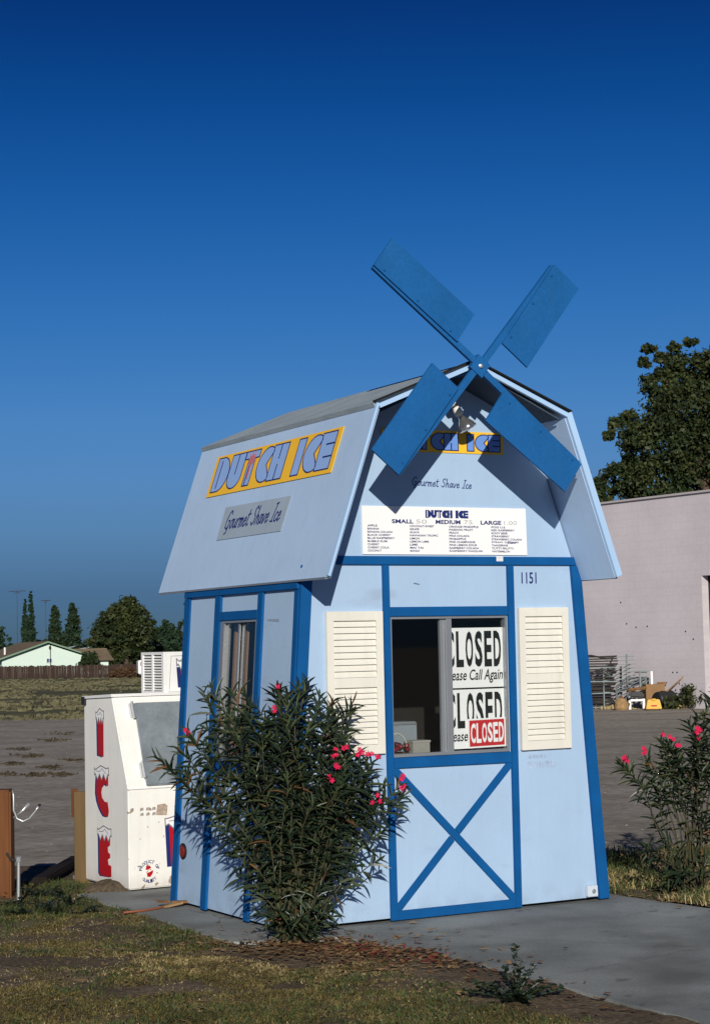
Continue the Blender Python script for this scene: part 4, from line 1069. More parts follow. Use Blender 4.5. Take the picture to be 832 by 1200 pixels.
oleander('oleander', 'large dense oleander with a few pink flowers growing at the front corner of the kiosk', gnd(345, 1101), [outside(at(*t), .10) for t in TIPS], [(outside(at(*c), .05), n) for c, n in FLW], 170, seed=5, low=.03, spread=.085)
T2 = [(738, 908, 11.8), (752, 898, 11.85), (772, 886, 11.9), (780, 872, 11.95), (792, 892, 11.9), (768, 922, 11.8), (760, 915, 11.75), (800, 905, 12.0), (806, 885, 12.0), (812, 850, 12.1), (820, 838, 12.1), (830, 822, 12.2), (836, 812, 12.2), (842, 835, 12.1), (826, 868, 12.0), (846, 860, 12.0), (836, 890, 11.9), (820, 905, 11.9),
      (768, 985, 11.8), (758, 992, 11.75), (772, 1005, 11.7), (785, 980, 11.8), (792, 1000, 11.7), (780, 1025, 11.65), (765, 1020, 11.7), (800, 1020, 11.6), (820, 975, 11.8), (830, 960, 11.9), (838, 990, 11.8), (826, 1005, 11.7), (845, 1020, 11.7), (855, 950, 11.9), (860, 900, 12.0), (870, 860, 12.1), (875, 980, 11.9), (850, 925, 11.9), (870, 820, 12.2), (890, 900, 12.1), (838, 940, 11.8)]
F2 = [((733, 891, 11.75), 4), ((731, 888, 11.75), 2), ((753, 880, 11.8), 3), ((776, 861, 11.85), 1), ((787, 866, 11.85), 2), ((793, 876, 11.85), 2), ((817, 856, 11.95), 4), ((815, 862, 11.95), 2)]
oleander('oleander', 'sparser leggy oleander with bright pink flowers on the grass right of the kiosk', gnd(809, 1045, -.02), [at(*t) for t in [t for i, t in enumerate(T2) if t[1] < 900 or i % 2] + [(x, y + 8, Y + .02) for (x, y, Y), n in F2]], [(at(*c), n) for c, n in F2], 120, seed=9, low=.45, clear=False, lw=(.0125, .0175), ll=(.09, .14), gap=(.042, .066))

# ------------------------------------------------------------------ grass, litter, weeds
def soil_top(x, y): return max(-.012 + soil_h(x, y), -.027)
def blades(name, m, count, poly, hgt, dens, wid=.0035, seed=1, lean=.5):
    g = np.random.default_rng(seed); x0 = min(p[0] for p in poly); x1 = max(p[0] for p in poly); y0 = min(p[1] for p in poly); y1 = max(p[1] for p in poly)
    B = []; tries = 0
    while len(B) < count and tries < count * 14:
        tries += 1
        x, y = g.uniform(x0, x1), g.uniform(y0, y1)
        if not in_poly(x, y, poly) or in_poly(x, y, SLABW): continue
        d = dens(x, y)
        if g.random() > d: continue
        B.append((x, y, soil_top(x, y), hgt * g.uniform(.45, 1.25) * (.6 + .4 * d)))
    B = np.array(B); n = len(B)
    az = g.uniform(0, 2 * np.pi, n); fa = g.uniform(0, 2 * np.pi, n); ln = g.uniform(.15, lean * 2, n) * B[:, 3]
    w = wid * g.uniform(.6, 1.4, n)
    dx, dy = np.cos(az), np.sin(az); wx, wy = np.cos(fa) * w, np.sin(fa) * w
    V = np.zeros((n, 5, 3)); h = B[:, 3]
    for k, (t, f) in enumerate(((0, 1), (0, -1), (.55, -.8), (.55, .8), (1, 0))):
        b = ln * t * t
        V[:, k, 0] = B[:, 0] + dx * b + wx * f; V[:, k, 1] = B[:, 1] + dy * b + wy * f; V[:, k, 2] = B[:, 2] - .004 + h * t * (1 - .25 * t * (ln > h * .8))
    o = np.arange(n)[:, None] * 5
    Fq = np.concatenate([o + np.array([[0, 1, 2]]), o + np.array([[0, 2, 3]]), o + np.array([[3, 2, 4]])])
    return kind(raw(name, V.reshape(-1, 3), Fq, m), 'stuff')
def nz2(x, y, s, o=0): return .5 + .5 * mnoise.noise(Vector((x * s, y * s, o)))
def sm(a, b, v): t = min(max((v - a) / (b - a), 0), 1); return t * t * (3 - 2 * t)
VIS = [(-2.9, 7.4), (2.0, 7.4), (1.47, 7.95), (.86, 8.92), (.44, 9.75), (-.05, 10.2), (-.6, 10.2), (-1.16, 11.1), (-1.75, 12.15), (-1.85, 12.9), (-2.2, 13.3), (-3.4, 13.6)]
def edge_dirt(x, y):
    """bare strip beside the slab and under the oleander"""
    d = 1.0
    u, v = kinv((x, y, 0))[:2]
    if v < -.3: d *= sm(.36, .62, .36 - u + .08 + .25 * (nz2(x, y, 2.2) - .5))
    d *= sm(.35, .62, math.hypot(x + .25, y - 10.0) * .9 + .15 * (nz2(x, y, 3) - .5))
    d *= 1 - .95 * sm(.5, .2, abs(y - 9.70) / .55) * sm(-1.0, -1.35, x) * sm(.35, .55, nz2(x, y, 1.1, 4) + .12)
    return d
dG = lambda x, y: edge_dirt(x, y) * sm(.42, .66, nz2(x, y, 1.4, 3) * .6 + nz2(x, y, 5, 9) * .4 + .16 * sm(9.0, 7.6, y)) + .9 * sm(10.6, 11.3, y) * sm(-1.5, -1.9, x + (12.0 - y) * .35) * sm(.3, .5, nz2(x, y, 4, 7))
dD = lambda x, y: edge_dirt(x, y) * sm(.42, .60, nz2(x, y, 1.1, 13) * .5 + nz2(x, y, 4, 19) * .5 + .05 * sm(9.2, 8.2, y))
dS = lambda x, y: edge_dirt(x, y) * (.12 + .88 * sm(.55, .15, abs(y - 9.65) / 1.1) * sm(-1.7, -1.1, x)) * sm(.38, .56, nz2(x, y, 1.6, 23) * .5 + nz2(x, y, 7, 29) * .5)
blades('green_grass', GRASSG, 26000, VIS, .036, dG, seed=3, lean=.9)
blades('dull_grass', GRASSD, 60000, VIS, .024, dD, seed=4, lean=1.7, wid=.003)
blades('straw_grass', STRAW, 32000, VIS, .022, dS, seed=5, lean=1.9, wid=.0026)
VG = [(1.5, 12.0), (2.1, 11.2), (2.6, 10.6), (3.4, 10.6), (3.6, 14.5), (1.9, 14.4), (1.4, 13.6)]
blades('verge_grass', GRASSG, 9000, VG, .07, lambda x, y: .25 + .75 * sm(.4, .6, nz2(x, y, 3, 2)), seed=6)
blades('verge_grass', STRAW, 6000, VG, .06, lambda x, y: sm(.40, .6, nz2(x, y, 2.5, 8)), seed=7, lean=.9)
def litter(name, m, count, cx, cy, rx, ry, size, seed, rot=0.0):
    g = np.random.default_rng(seed); V = []; Fq = []
    for i in range(count):
        a, b = g.normal(0, 1), g.normal(0, 1)
        x = cx + a * rx * math.cos(rot) - b * ry * math.sin(rot); y = cy + a * rx * math.sin(rot) + b * ry * math.cos(rot)
        onslab = in_poly(x, y, SLABW)
        if onslab and g.random() < .80: continue
        q = kinv((x, y, 0))
        if q.x > -.02 and q.y > -.03 and q.x < W + .03: continue
        z = (.002 if onslab else soil_top(x, y)) + g.uniform(.002, .022)
        l = size * g.uniform(.5, 1.4); w = l * g.uniform(.12, .26); an = g.uniform(0, 6.28); t1, t2, t3 = g.uniform(-.3, .3, 3)
        dx, dy = math.cos(an), math.sin(an); o = len(V)
        for (s, f, zz) in ((-.5, 0, t1 * l), (-.1, -.5, t2 * w), (.5, 0, t3 * l), (-.1, .5, -t2 * w + .1 * w)):
            V.append((x + dx * l * s - dy * w * f * 2, y + dy * l * s + dx * w * f * 2, max(z + zz * .6, .001)))
        Fq += [(o, o + 1, o + 2, o + 3)]
    return kind(raw(name, V, Fq, m), 'stuff')
litter('dead_leaves', LIT1, 700, -.05, 9.92, .42, .20, .048, 31, R(-42))
litter('dead_leaves', LIT2, 1200, -.15, 9.98, .52, .28, .052, 32, R(-42))
litter('fallen_petals', LIT3, 260, .10, 9.83, .28, .12, .034, 33, R(-48))
litter('dead_leaves', LIT2, 130, -.9, 9.6, .9, .7, .05, 34)
litter('dead_leaves', LIT1, 160, .75, 8.9, .55, .12, .05, 35, R(-60))
litter('dead_leaves', LIT2, 260, 2.1, 11.5, .30, .25, .05, 36, R(-40))
litter('dead_leaves', LIT2, 16, 1.1, 9.6, .5, .5, .05, 37)
def weed(name, label, x, y, shoots, seed):
    r = random.Random(seed); w_ = empty(name, label, 'weed', (x, y, soil_top(x, y) - .003)); lm = MB()
    for (dx, dy, h) in shoots:
        pts = [Vector((dx * t, dy * t, h * t ** .8)) for t in (0, .25, .5, .75, 1)]
        MB().tube(pts, .0025, 5).build('stem', OLEB, w_)
        n = int(10 + math.hypot(math.hypot(dx, dy), h) * 190)
        for i in range(n):
            t = .12 + .88 * i / n; k = min(int(t * 4), 3); p = pts[k].lerp(pts[k + 1], t * 4 - k); an = r.uniform(0, 6.28); l = r.uniform(.020, .040)
            d = Vector((math.cos(an), math.sin(an), r.uniform(-.2, .8))).normalized(); s = d.cross(Vector((r.uniform(-.3, .3), .2, 1))).normalized() * l * .38; b = len(lm.v)
            lm.v += [tuple(p), tuple(p + d * l * .5 + s), tuple(p + d * l), tuple(p + d * l * .5 - s)]; lm.f.append((b, b + 1, b + 2, b + 3))
    kind(lm.build('leaves', OLEA, w_), 'stuff'); return w_
wp = gnd(605, 1170)
weed('leafy_weed', 'small green weed with one upright shoot growing at the edge of the concrete', wp.x, wp.y, [(.0, .02, .25), (.06, .05, .13), (-.12, .04, .07), (-.18, .02, .06), (.10, -.04, .05), (-.06, -.12, .06), (.02, -.15, .06), (.09, -.10, .07), (.22, .06, .04), (-.15, -.05, .09), (-.25, .04, .05), (.14, .02, .10), (-.02, -.06, .10), (.05, -.22, .05), (-.10, -.2, .05), (-.05, .05, .14), (.09, .03, .16), (-.20, -.06, .10), (.16, -.12, .09), (.03, .06, .18)], 3)
cov = []
for i in range(9):
    q = gnd(12 + i * 10, 1050 + (i % 3) * 10) - gnd(50, 1060)
    cov += [(q.x, q.y, rng.uniform(-.14, .14), rng.uniform(-.1, .1), rng.uniform(.03, .09)) for _ in range(9)]
def ground_cover(x, y, shoots, seed):
    r = random.Random(seed); lm = MB()
    for (ox, oy, dx, dy, h) in shoots:
        for i in range(26):
            t = .1 + .9 * i / 26; p = Vector((x + ox + dx * t, y + oy + dy * t, soil_top(x + ox, y + oy) + h * t ** .8)); an = r.uniform(0, 6.28); l = r.uniform(.014, .030)
            d = Vector((math.cos(an), math.sin(an), r.uniform(-.2, .8))).normalized(); s_ = d.cross(Vector((r.uniform(-.3, .3), .2, 1))).normalized() * l * .38; b = len(lm.v)
            lm.v += [tuple(p), tuple(p + d * l * .5 + s_), tuple(p + d * l), tuple(p + d * l * .5 - s_)]; lm.f.append((b, b + 1, b + 2, b + 3))
    kind(lm.build('ground_cover', OLEA), 'stuff')
q = gnd(50, 1060); ground_cover(q.x, q.y, cov, 40)
# lone dead leaves on the slab
for i, (px, py) in enumerate(((597, 1131), (484, 1083))):
    q = gnd(px, py); mb = MB(); mb.v = [(q.x - .035, q.y, .006), (q.x, q.y - .02, .012), (q.x + .04, q.y + .004, .004), (q.x, q.y + .022, .010), (q.x, q.y, .018)]; mb.f = [(0, 1, 4), (1, 2, 4), (2, 3, 4), (3, 0, 4)]
    tag(mb.build('dry_leaf', LIT2), ('curled tan leaf lying alone on the open concrete', 'curled tan leaf on the concrete under the blue bottom board')[i], 'leaf', 'dry leaves on the concrete')
# tufts in the field and dark clumps on the lot
def tufts(name, m, spots, seed):
    g = random.Random(seed); V = []; Fq = []
    for (x, y, s, h) in spots:
        for k in range(6):
            a = g.uniform(0, 3.14); ox, oy = g.gauss(0, s), g.gauss(0, s); z = gz(x, y) - .01; dx, dy = math.cos(a) * s * .6, math.sin(a) * s * .6; hh = h * g.uniform(.4, 1.2); o = len(V)
            V += [(x + ox - dx, y + oy - dy, z), (x + ox + dx, y + oy + dy, z), (x + ox + dx * .8 + g.gauss(0, s * .3), y + oy + dy, z + hh), (x + ox - dx * .5, y + oy - dy * .5, z + hh * g.uniform(.6, 1.1))]
            Fq.append((o, o + 1, o + 2, o + 3))
    return kind(raw(name, V, Fq, m), 'stuff')
sp = []
for i in range(4200):
    y = 47 + 163 * rng.random() ** 1.3; x = -rng.uniform(.04, .24) * y - 1
    if nz2(x, y, .12, 5) * .6 + nz2(x, y, .03, 9) * .4 > .44 - .06 * sm(60, 110, y) + .12 * sm(60, 48, y): sp.append((x, y, .07 + y * .0010, rng.uniform(.02, .11)))
tufts('field_grass', TUFT, sp, 3)
sp = []
for px, py, n in ((35, 884, 10), (60, 897, 12), (42, 906, 10), (72, 905, 9), (15, 893, 6), (60, 866, 8), (20, 876, 6), (90, 889, 8), (8, 905, 5), (75, 858, 5)):
    for k in range(n * 3):
        q = gnd(px + rng.gauss(0, 7), py + rng.gauss(0, .9)); sp.append((q.x, q.y, .05, rng.uniform(.01, .045)))
tufts('dry_weeds', mat('dark_dry_weed', (.055, .045, .030), .9, .1, var=.3), sp, 4)
peb = MB()
for i in range(500):
    y = 14.5 + 30 * rng.random() ** 1.4; x = rng.uniform(-.21, .22) * y; s = rng.uniform(.005, .016)
    peb.tube_axis(Vector((x, y, gz(x, y) - s * .2)), Vector((rng.uniform(-.3, .3), rng.uniform(-.3, .3), 1)), [(0, s), (s * .5, s * .8), (s * .8, s * .2)], 5)
kind(peb.build('pebbles', mat('pale_pebble', (.22, .20, .17), .9, .15, var=.4, vscale=2)), 'stuff')

# ------------------------------------------------------------------ trees
def crown(name, m, parent, blobs, n, size, seed, origin, clump=.22, flat_=.75):
    g = np.random.default_rng(seed); vol = np.array([b[3] * b[4] * b[5] for b in blobs]) ** (2 / 3); vol /= vol.sum()
    P = []; per = 46
    for b, f in zip(blobs, vol):
        k = max(7, int(n * f / per))
        d = g.normal(size=(k, 3)); d /= np.linalg.norm(d, axis=1)[:, None]; rr = g.uniform(.35, 1.0, k) ** .5
        cen = np.array(b[:3]) + d * rr[:, None] * np.array(b[3:6])
        cs = clump * min(b[3:6]) * g.uniform(.5, 1.3, k)
        for c, s in zip(cen, cs):
            P.append(c + g.normal(size=(per, 3)) * s * np.array([1, 1, flat_]))
    P = np.vstack(P); k = len(P)
    a = g.normal(size=(k, 3)); a /= np.linalg.norm(a, axis=1)[:, None]; b = np.cross(a, g.normal(size=(k, 3))); b /= np.linalg.norm(b, axis=1)[:, None]
    s = size * g.uniform(.5, 1.3, k)[:, None]; a = a * s; b = b * s * .55
    V = np.stack([P - a, P - b * .9, P + a, P + b], 1) - np.array(origin)
    return raw(name, V.reshape(-1, 3), (np.arange(k)[:, None] * 4 + np.arange(4)[None]), m, parent)
def tree(name, label, base, blobs, n, size, m, seed, trunk_r, m2=None, clump=.22, limbs=6, group='trees beyond the fence', trunk_top=None):
    base = Vector(base); t = empty(name, label, 'tree', base, 0, group); r = random.Random(seed)
    top = Vector(blobs[0][:3]) if trunk_top is None else Vector(trunk_top)
    pts = [Vector((0, 0, -.2)) + (top - base) * k + Vector((r.uniform(-1, 1), r.uniform(-1, 1), 0)) * trunk_r * .8 * (k > 0) for k in (0, .25, .5, .75, 1)]
    tr = MB().tube(pts, [trunk_r * (1.15 - .85 * k) for k in (0, .25, .5, .75, 1)], 8).build('trunk', BARK, t, True)
    for i in range(min(limbs, len(blobs))):
        b = blobs[i % len(blobs)]; c_ = Vector(b[:3]) - base; s = pts[1].lerp(pts[3], r.random()); e = c_ + Vector((r.uniform(-.4, .4) * b[3], r.uniform(-.4, .4) * b[4], r.uniform(0, .5) * b[5]))
        MB().tube([s, s.lerp(e, .5) + Vector((0, 0, .08 * (e - s).length)), e], [trunk_r * .42, trunk_r * .26, trunk_r * .08], 6).build('limb', BARK, t, True)
    crown('crown', m, t, blobs, n if m2 is None else int(n * .6), size, seed, base, clump)
    if m2: crown('crown', m2, t, blobs, int(n * .4), size, seed + 50, base, clump)
    return t
def blobs_px(L, Y, depth=.8):
    s = Y / FPX; out = []
    for (px, py, rx, ry) in L:
        c = at(px, py, Y + rng.uniform(-.5, .5) * rx * s); out.append((c.x, c.y, c.z, rx * s, rx * s * depth, ry * s))
    return out
def far_base(px, Y): q = at(px, 800, Y); return (q.x, Y, gz(q.x, Y))
B = blobs_px([(815, 480, 52, 42), (803, 432, 34, 20), (772, 452, 20, 20), (748, 512, 24, 17), (775, 520, 42, 38), (730, 562, 24, 22), (770, 565, 45, 28), (820, 540, 50, 45), (865, 462, 50, 42), (880, 530, 55, 55), (850, 424, 36, 20), (705, 578, 12, 12), (738, 490, 10, 9), (900, 480, 45, 45), (760, 408, 9, 6), (772, 420, 9, 7), (790, 406, 11, 6), (808, 401, 9, 5), (755, 425, 7, 6), (722, 497, 9, 8), (712, 510, 7, 6), (736, 540, 8, 7)], 62)
tree('broad_tree', 'tall dark olive tree rising behind the mauve block building', far_base(835, 62), B, 64000, .085, TREE1, 21, .32, TREE2, clump=.22, limbs=10, group=None)
B = blobs_px([(703, 570, 7, 12), (699, 585, 8, 10), (708, 588, 9, 9)], 85)
tree('small_tree', 'slim dark tree showing between the kiosk roof and the mauve building', far_base(704, 85), B, 1600, .16, TREE1, 22, .12, group=None)
E1, E2 = 262, 285
B = blobs_px([(147, 735, 24, 26), (150, 715, 18, 13), (128, 742, 17, 22), (165, 742, 17, 22), (116, 752, 12, 14), (146, 762, 30, 16), (132, 722, 12, 9), (165, 722, 10, 9), (150, 706, 9, 6)], E1)
tree('broad_tree', 'large rounded green tree, the widest on the far skyline left of the kiosk', far_base(147, E1), B, 22000, .30, TREE1, 23, .45, TREE2)
B = blobs_px([(196, 745, 13, 12), (189, 752, 11, 12), (205, 752, 12, 14), (197, 735, 8, 7), (196, 760, 17, 10)], E1 + 12)
tree('dark_tree', 'low near black tree directly left of the kiosk wall', far_base(196, E1 + 12), B, 5000, .36, TREE3, 24, .35)
def cone_blobs(px, top, bot, w, n=12):
    return [(px + (i % 2 - .5) * w * .15, top + (bot - top) * (i + .5) / n, max(w * (.12 + .88 * ((i + .6) / n) ** .8), 1.5), (bot - top) / n * 1.3) for i in range(n)]
def cyp_blobs(px, top, bot, w, n=16):
    return [(px, top + (bot - top) * (i + .5) / n, w * min(1, .22 + 1.6 * (i + .3) / n), (bot - top) / n * 1.5) for i in range(n)]
for px, top, w, Y, lab, sd in ((36.5, 697, 4.3, E2, 'taller narrow cypress spire behind the mint green house', 25), (30, 707, 3.6, E2 + 3, 'shorter narrow cypress beside the taller spire', 26)):
    B = blobs_px(cyp_blobs(px, top, 775, w), Y); tree('cypress_tree', lab, far_base(px, Y), B, 9000, .22, TREE3, sd, .25, clump=.36, limbs=0, trunk_top=B[4][:3], group='cypress pair behind the house')
for px, top, w, lab, sd in ((65, 713, 11, 'dark conical conifer, left one of the two behind the roof', 27), (86, 711, 13, 'dark conical conifer beside the wide green tree, right one of two', 28)):
    B = blobs_px(cone_blobs(px, top, 778, w), E2 - 6); tree('conifer_tree', lab, far_base(px, E2 - 6), B, 11000, .26, TREE3, sd, .3, TREE1, clump=.36, limbs=0, trunk_top=B[2][:3], group='conifers behind the house')
B = blobs_px([(-2, 745, 9, 12), (8, 756, 8, 8), (-8, 758, 10, 10)], E2 - 8)
tree('dark_tree', 'dark bushy tree cut off by the left picture edge above the roof', far_base(2, E2 - 8), B, 2200, .32, TREE3, 29, .3)
B = blobs_px([(46, 757, 6, 6), (52, 752, 4, 4), (105, 762, 10, 8), (98, 757, 8, 7)], E2 + 10)
tree('small_tree', 'small distant tree low between the cypress pair and the conifers', far_base(50, E2 + 10), B, 1500, .32, TREE1, 30, .25)
B = blobs_px([(214, 738, 5, 14), (219, 718, 4, 14), (218, 760, 6, 12)], 250)
tree('slim_tree', 'slim tree half hidden by the rear edge of the kiosk', far_base(219, 250), B, 1300, .30, TREE1, 31, .2)

# ------------------------------------------------------------------ mint house, fence, antennas
HY = 232; HB = R(-28)
hp = at(3, 790, HY); hz = gz(hp.x, HY); house = empty('mint_house', 'mint green house with a low brown gable roof beyond the plank fence', 'house', (hp.x, HY, hz), R(22))
zE_ = at(3, 773, HY).z - hz; zP_ = at(52, 754, HY + 2).z - hz; HW, HD = 11.6, 17.0
wl_ = MB(); wl_.prism([(0, 0, 0), (HW, 0, 0), (HW, 0, zE_), (HW / 2, 0, zP_ - .1), (0, 0, zE_)], [(0, HD, 0), (HW, HD, 0), (HW, HD, zE_), (HW / 2, HD, zP_ - .1), (0, HD, zE_)]); wl_.build('wall', MINT, house)
for s in (0, 1):
    x0, x1 = (-.6, HW / 2 - .01) if s == 0 else (HW + .6, HW / 2 + .01); dz = (zP_ - zE_) / (HW / 2) * .6
    A = [Vector((x0, -.6, zE_ - dz + .12)), Vector((x1, -.6, zP_ + .12)), Vector((x1, -.6, zP_ + .30)), Vector((x0, -.6, zE_ - dz + .30))]
    MB().prism(A, [q + Vector((0, HD + 1.2, 0)) for q in A]).build('roof', BROOF, house)
    fa_ = MB(); A2 = [q + Vector((0, -.06, -.05)) for q in A]; fa_.prism(A2, [q + Vector((0, .05, 0)) for q in A2]); fa_.build('fascia', MINTD, house)
wx = HW * .52
wn_ = MB().box((wx, -.04, zE_ - .25), (.75, .10, .62)).build('window', mat('white_window_frame', (.6, .64, .64), .6, .3), house)
for dx in (-.17, .17): MB().box((wx + dx, -.10, zE_ - .25), (.27, .03, .46)).build('pane', mat('blue_grey_pane', (.05, .09, .15), .2, .6), wn_)
MB().tube([(wx + .15, -.12, zE_ - .9), (wx + .15, -.12, zP_ - .2)], .05, 6).build('service_mast', RUSTM, house)
MB().box((wx + .1, -.15, zP_ - .55), (.22, .2, .35)).build('meter_head', RUSTM, house)
MB().tube([(1.0, 3.2, zE_ + .3), (1.0, 3.2, zE_ + 1.55)], .13, 8).build('vent_pipe', mat('white_vent', (.75, .76, .76), .5, .3), house)
h2p = at(122, 785, 246); wing = empty('brown_roofed_house', 'smaller mint walled house with a brown roof right of the gable end', 'house', (h2p.x - 4.0, 246, gz(0, 246)), R(8))
b0 = at(122, 774, 246).z - gz(0, 246); b1 = at(122, 765, 250).z - gz(0, 250)
MB().prism([(-3, 0, 0), (4.6, 0, 0), (4.6, 0, b0), (-3, 0, b0)], [(-3, 7, 0), (4.6, 7, 0), (4.6, 7, b0), (-3, 7, b0)]).build('wall', MINT, wing)
MB().prism([(-4, -.6, b0), (5.4, -.6, b0), (4.4, 3.5, b1 + .5), (-4, 3.5, b1 + .5)], [(-4, 7.6, b0 + .1), (5.4, 7.6, b0 + .1), (4.4, 3.6, b1 + .62), (-4, 3.6, b1 + .62)]).build('roof', BROOF, wing)
MB().box((3.2, -.06, b0 - .8), (.9, .08, .7)).build('window', mat('dark_pane', (.04, .05, .06), .3, .5), wing)
for px, py, lab in ((70, 757, 'grey sloping roof just right of the gable peak'), (92, 757, 'grey sloping roof in front of the conifers')):
    q = at(px, py, 268); gh = empty('grey_roofed_house', lab, 'house', (q.x, 268, gz(q.x, 268)), 0, 'grey roofs behind the house'); hh = q.z - gz(q.x, 268)
    MB().box((0, 2, (hh - .6) / 2), (3.6, 4, hh - .6)).build('wall', MINT, gh)
    MB().prism([(-2.6, -.5, hh - 1.1), (2.2, -.5, hh - .2), (2.6, -.5, hh), (-2.2, -.5, hh - .8)], [(-2.6, 5, hh - 1.1), (2.2, 5, hh - .2), (2.6, 5, hh), (-2.2, 5, hh - .8)]).build('roof', mat('grey_roof_tin', (.20, .23, .25), .6, .3), gh)
hs = at(106, 772, 226)
B = blobs_px([(105, 774, 8.5, 9), (100, 780, 6, 7), (111, 780, 6, 7)], 226)
sb_ = empty('dark_shrub', 'dark rounded shrub at the right corner of the mint house', 'shrub', (hs.x, 226, gz(hs.x, 226))); crown('crown', TREE1, sb_, B, 3500, .24, 61, sb_.location, .3)
MB().tube([(0, 0, -.1), (0, 0, 1.4)], .08, 6).build('trunk', BARK, sb_)
for (px, py, w, lab, Y) in ((20.5, 693, 19, 'thin television antenna mast with one long crossbar, tallest of three', 270), (54, 704, 11, 'television antenna with short angled arms above the conifers', 275), (90, 713, 7, 'small faint television antenna just above the right conifer', 280)):
    q = at(px, py, Y); z0 = gz(q.x, Y); an = empty('television_antenna', lab, 'antenna', (q.x, Y, z0), 0, 'television antennas on the skyline'); h = q.z - z0; hw = w / 2 * Y / FPX
    MB().tube([(0, 0, 0), (0, 0, h + .15)], [.035, .02], 6).build('mast', RUSTM, an)
    for zz, f in ((0, 1.0), (-.25, .35)):
        MB().bar((-hw * f, 0, h + zz), (hw * f, 0, h + zz + .06), .09).build('crossbar', RUSTM, an)
    for k in range(5): x = hw * (-.9 + .45 * k); MB().bar((x, -.5, h + .02), (x, .5, h + .02), .05).build('element', RUSTM, an)
fa0, fa1 = at(-14, 797, 226), at(164, 796, 206)
fence = empty('plank_fence', 'long weathered red brown plank fence across the far side of the field', 'fence', (fa0.x, fa0.y, gz(fa0.x, fa0.y)), 0)
dv = Vector((fa1.x - fa0.x, fa1.y - fa0.y, gz(fa1.x, fa1.y) - gz(fa0.x, fa0.y))); NP = 118; FHt = 1.52
fn = dv.normalized(); pmesh = {}
for i in range(NP):
    c_ = dv * ((i + .5) / NP); gap = rng.random() < .015
    k = (i * 7 + rng.randrange(3)) % 6
    if k not in pmesh:
        w_ = dv.length / NP * (.90 - .02 * k); hh = FHt * (1 - .012 * k); o = MB().box((0, 0, hh / 2), (w_, .03, hh)).build('plank', REDF if k != 3 else REDF2, fence); pmesh[k] = o.data
    else:
        o = bpy.data.objects.new('plank', pmesh[k]); C.objects.link(o); o.parent = fence
    o.location = c_ + Vector((0, rng.uniform(-.012, .012), rng.uniform(-.06, .03))); o.rotation_euler = (0, rng.uniform(-.015, .015), math.atan2(dv.y, dv.x))
for z in (.35, 1.15): MB().bar(Vector((0, .06, z)), dv + Vector((0, .06, z)), .05, .09).build('rail', REDF2, fence)
q = at(148, 796, 203)
bp_ = empty('brush_heap', 'brown heap of dead brush in front of the plank fence', 'brush heap', (q.x, 203, gz(q.x, 203))); s_ = 203 / FPX
crown('twigs', mat('dead_brush', (.085, .050, .028), .9, .1, var=.4), bp_, [(q.x + dx * s_, 203, gz(q.x, 203) + zz * s_, rx * s_, 1.0, rz * s_) for dx, zz, rx, rz in ((-8, 4, 11, 7), (6, 5, 11, 7), (0, 4, 14, 6))], 3600, .17, 71, bp_.location, .35)
q = at(168, 797, 200); vz = gz(q.x, 200)
van = empty('white_trailer', 'white boxy trailer with a dark window parked by the fence end behind the freezer', 'trailer', (q.x, 200, vz), R(10))
MB().box((.2, .8, 1.15), (1.5, 3.6, 1.5)).build('body', FRZ2, van, bevel=.08)
MB().box((-.10, -1.02, 1.50), (.42, .04, .42)).build('window', BPLAS, van)
for x in (-.4, .8): MB().lathe((x - .09, -.2, .32), (1, 0, 0), [(0, .20), (0.01, .32), (.17, .32), (.18, .20)], 16).build('wheel', BPLAS, van)
MB().bar((.2, -1.0, .5), (.2, -2.0, .45), .1).build('tow_bar', RUSTM, van)

# ------------------------------------------------------------------ mauve block building
b0 = gnd(690, 827.8, -.03); b1 = gnd(832, 830.7, -.03); bd = (b1 - b0); bd.z = 0; bd.normalize(); byaw = math.atan2(bd.y, bd.x)
bo = b0 - bd * 4.5
bld = empty('block_building', 'long mauve painted block building with a plain flat parapet at right', 'building', (bo.x, bo.y, -.03), byaw)
BL, BHt, BDp = 26.0, 5.27, 12.0
q = gnd(827, 830.6, -.03); du = (q - bo).dot(bd); dh = 3.24; dw = 1.2
xb = MB()
blk = lambda x0, x1, z0, z1, y0=0, y1=.22: xb.box(((x0 + x1) / 2, (y0 + y1) / 2, (z0 + z1) / 2), (x1 - x0, y1 - y0, z1 - z0))
blk(0, du, -.3, dh); blk(du + dw, BL, -.3, dh); blk(0, BL, dh, BHt)
xb.build('wall', TWALL, bld)
MB().box((BL / 2, BDp + .1, BHt / 2), (BL, .2, BHt)).build('wall', TWALL, bld)
for x in (.1, BL - .1): MB().box((x, BDp / 2 + .1, BHt / 2 - .02), (.2, BDp - .2, BHt - .04)).build('wall', TWALL, bld)
MB().box((BL / 2, BDp / 2 + .1, BHt - .35), (BL - .45, BDp - .3, .12)).build('roof', ROOFT, bld)
MB().box((BL / 2, .10, BHt + .025), (BL + .06, .32, .05)).build('coping', mat('mauve_coping', (.44, .40, .41), .8, .2, var=.05), bld)
dr = MB().box((du + dw / 2, .30, dh / 2 - .15), (dw + .1, .05, dh + .3)).build('door', mat('dark_grey_door', (.05, .05, .05), .6, .3), bld)
MB().box((du + dw - .12, .26, 1.05), (.05, .05, .16)).build('handle', GALV, dr)
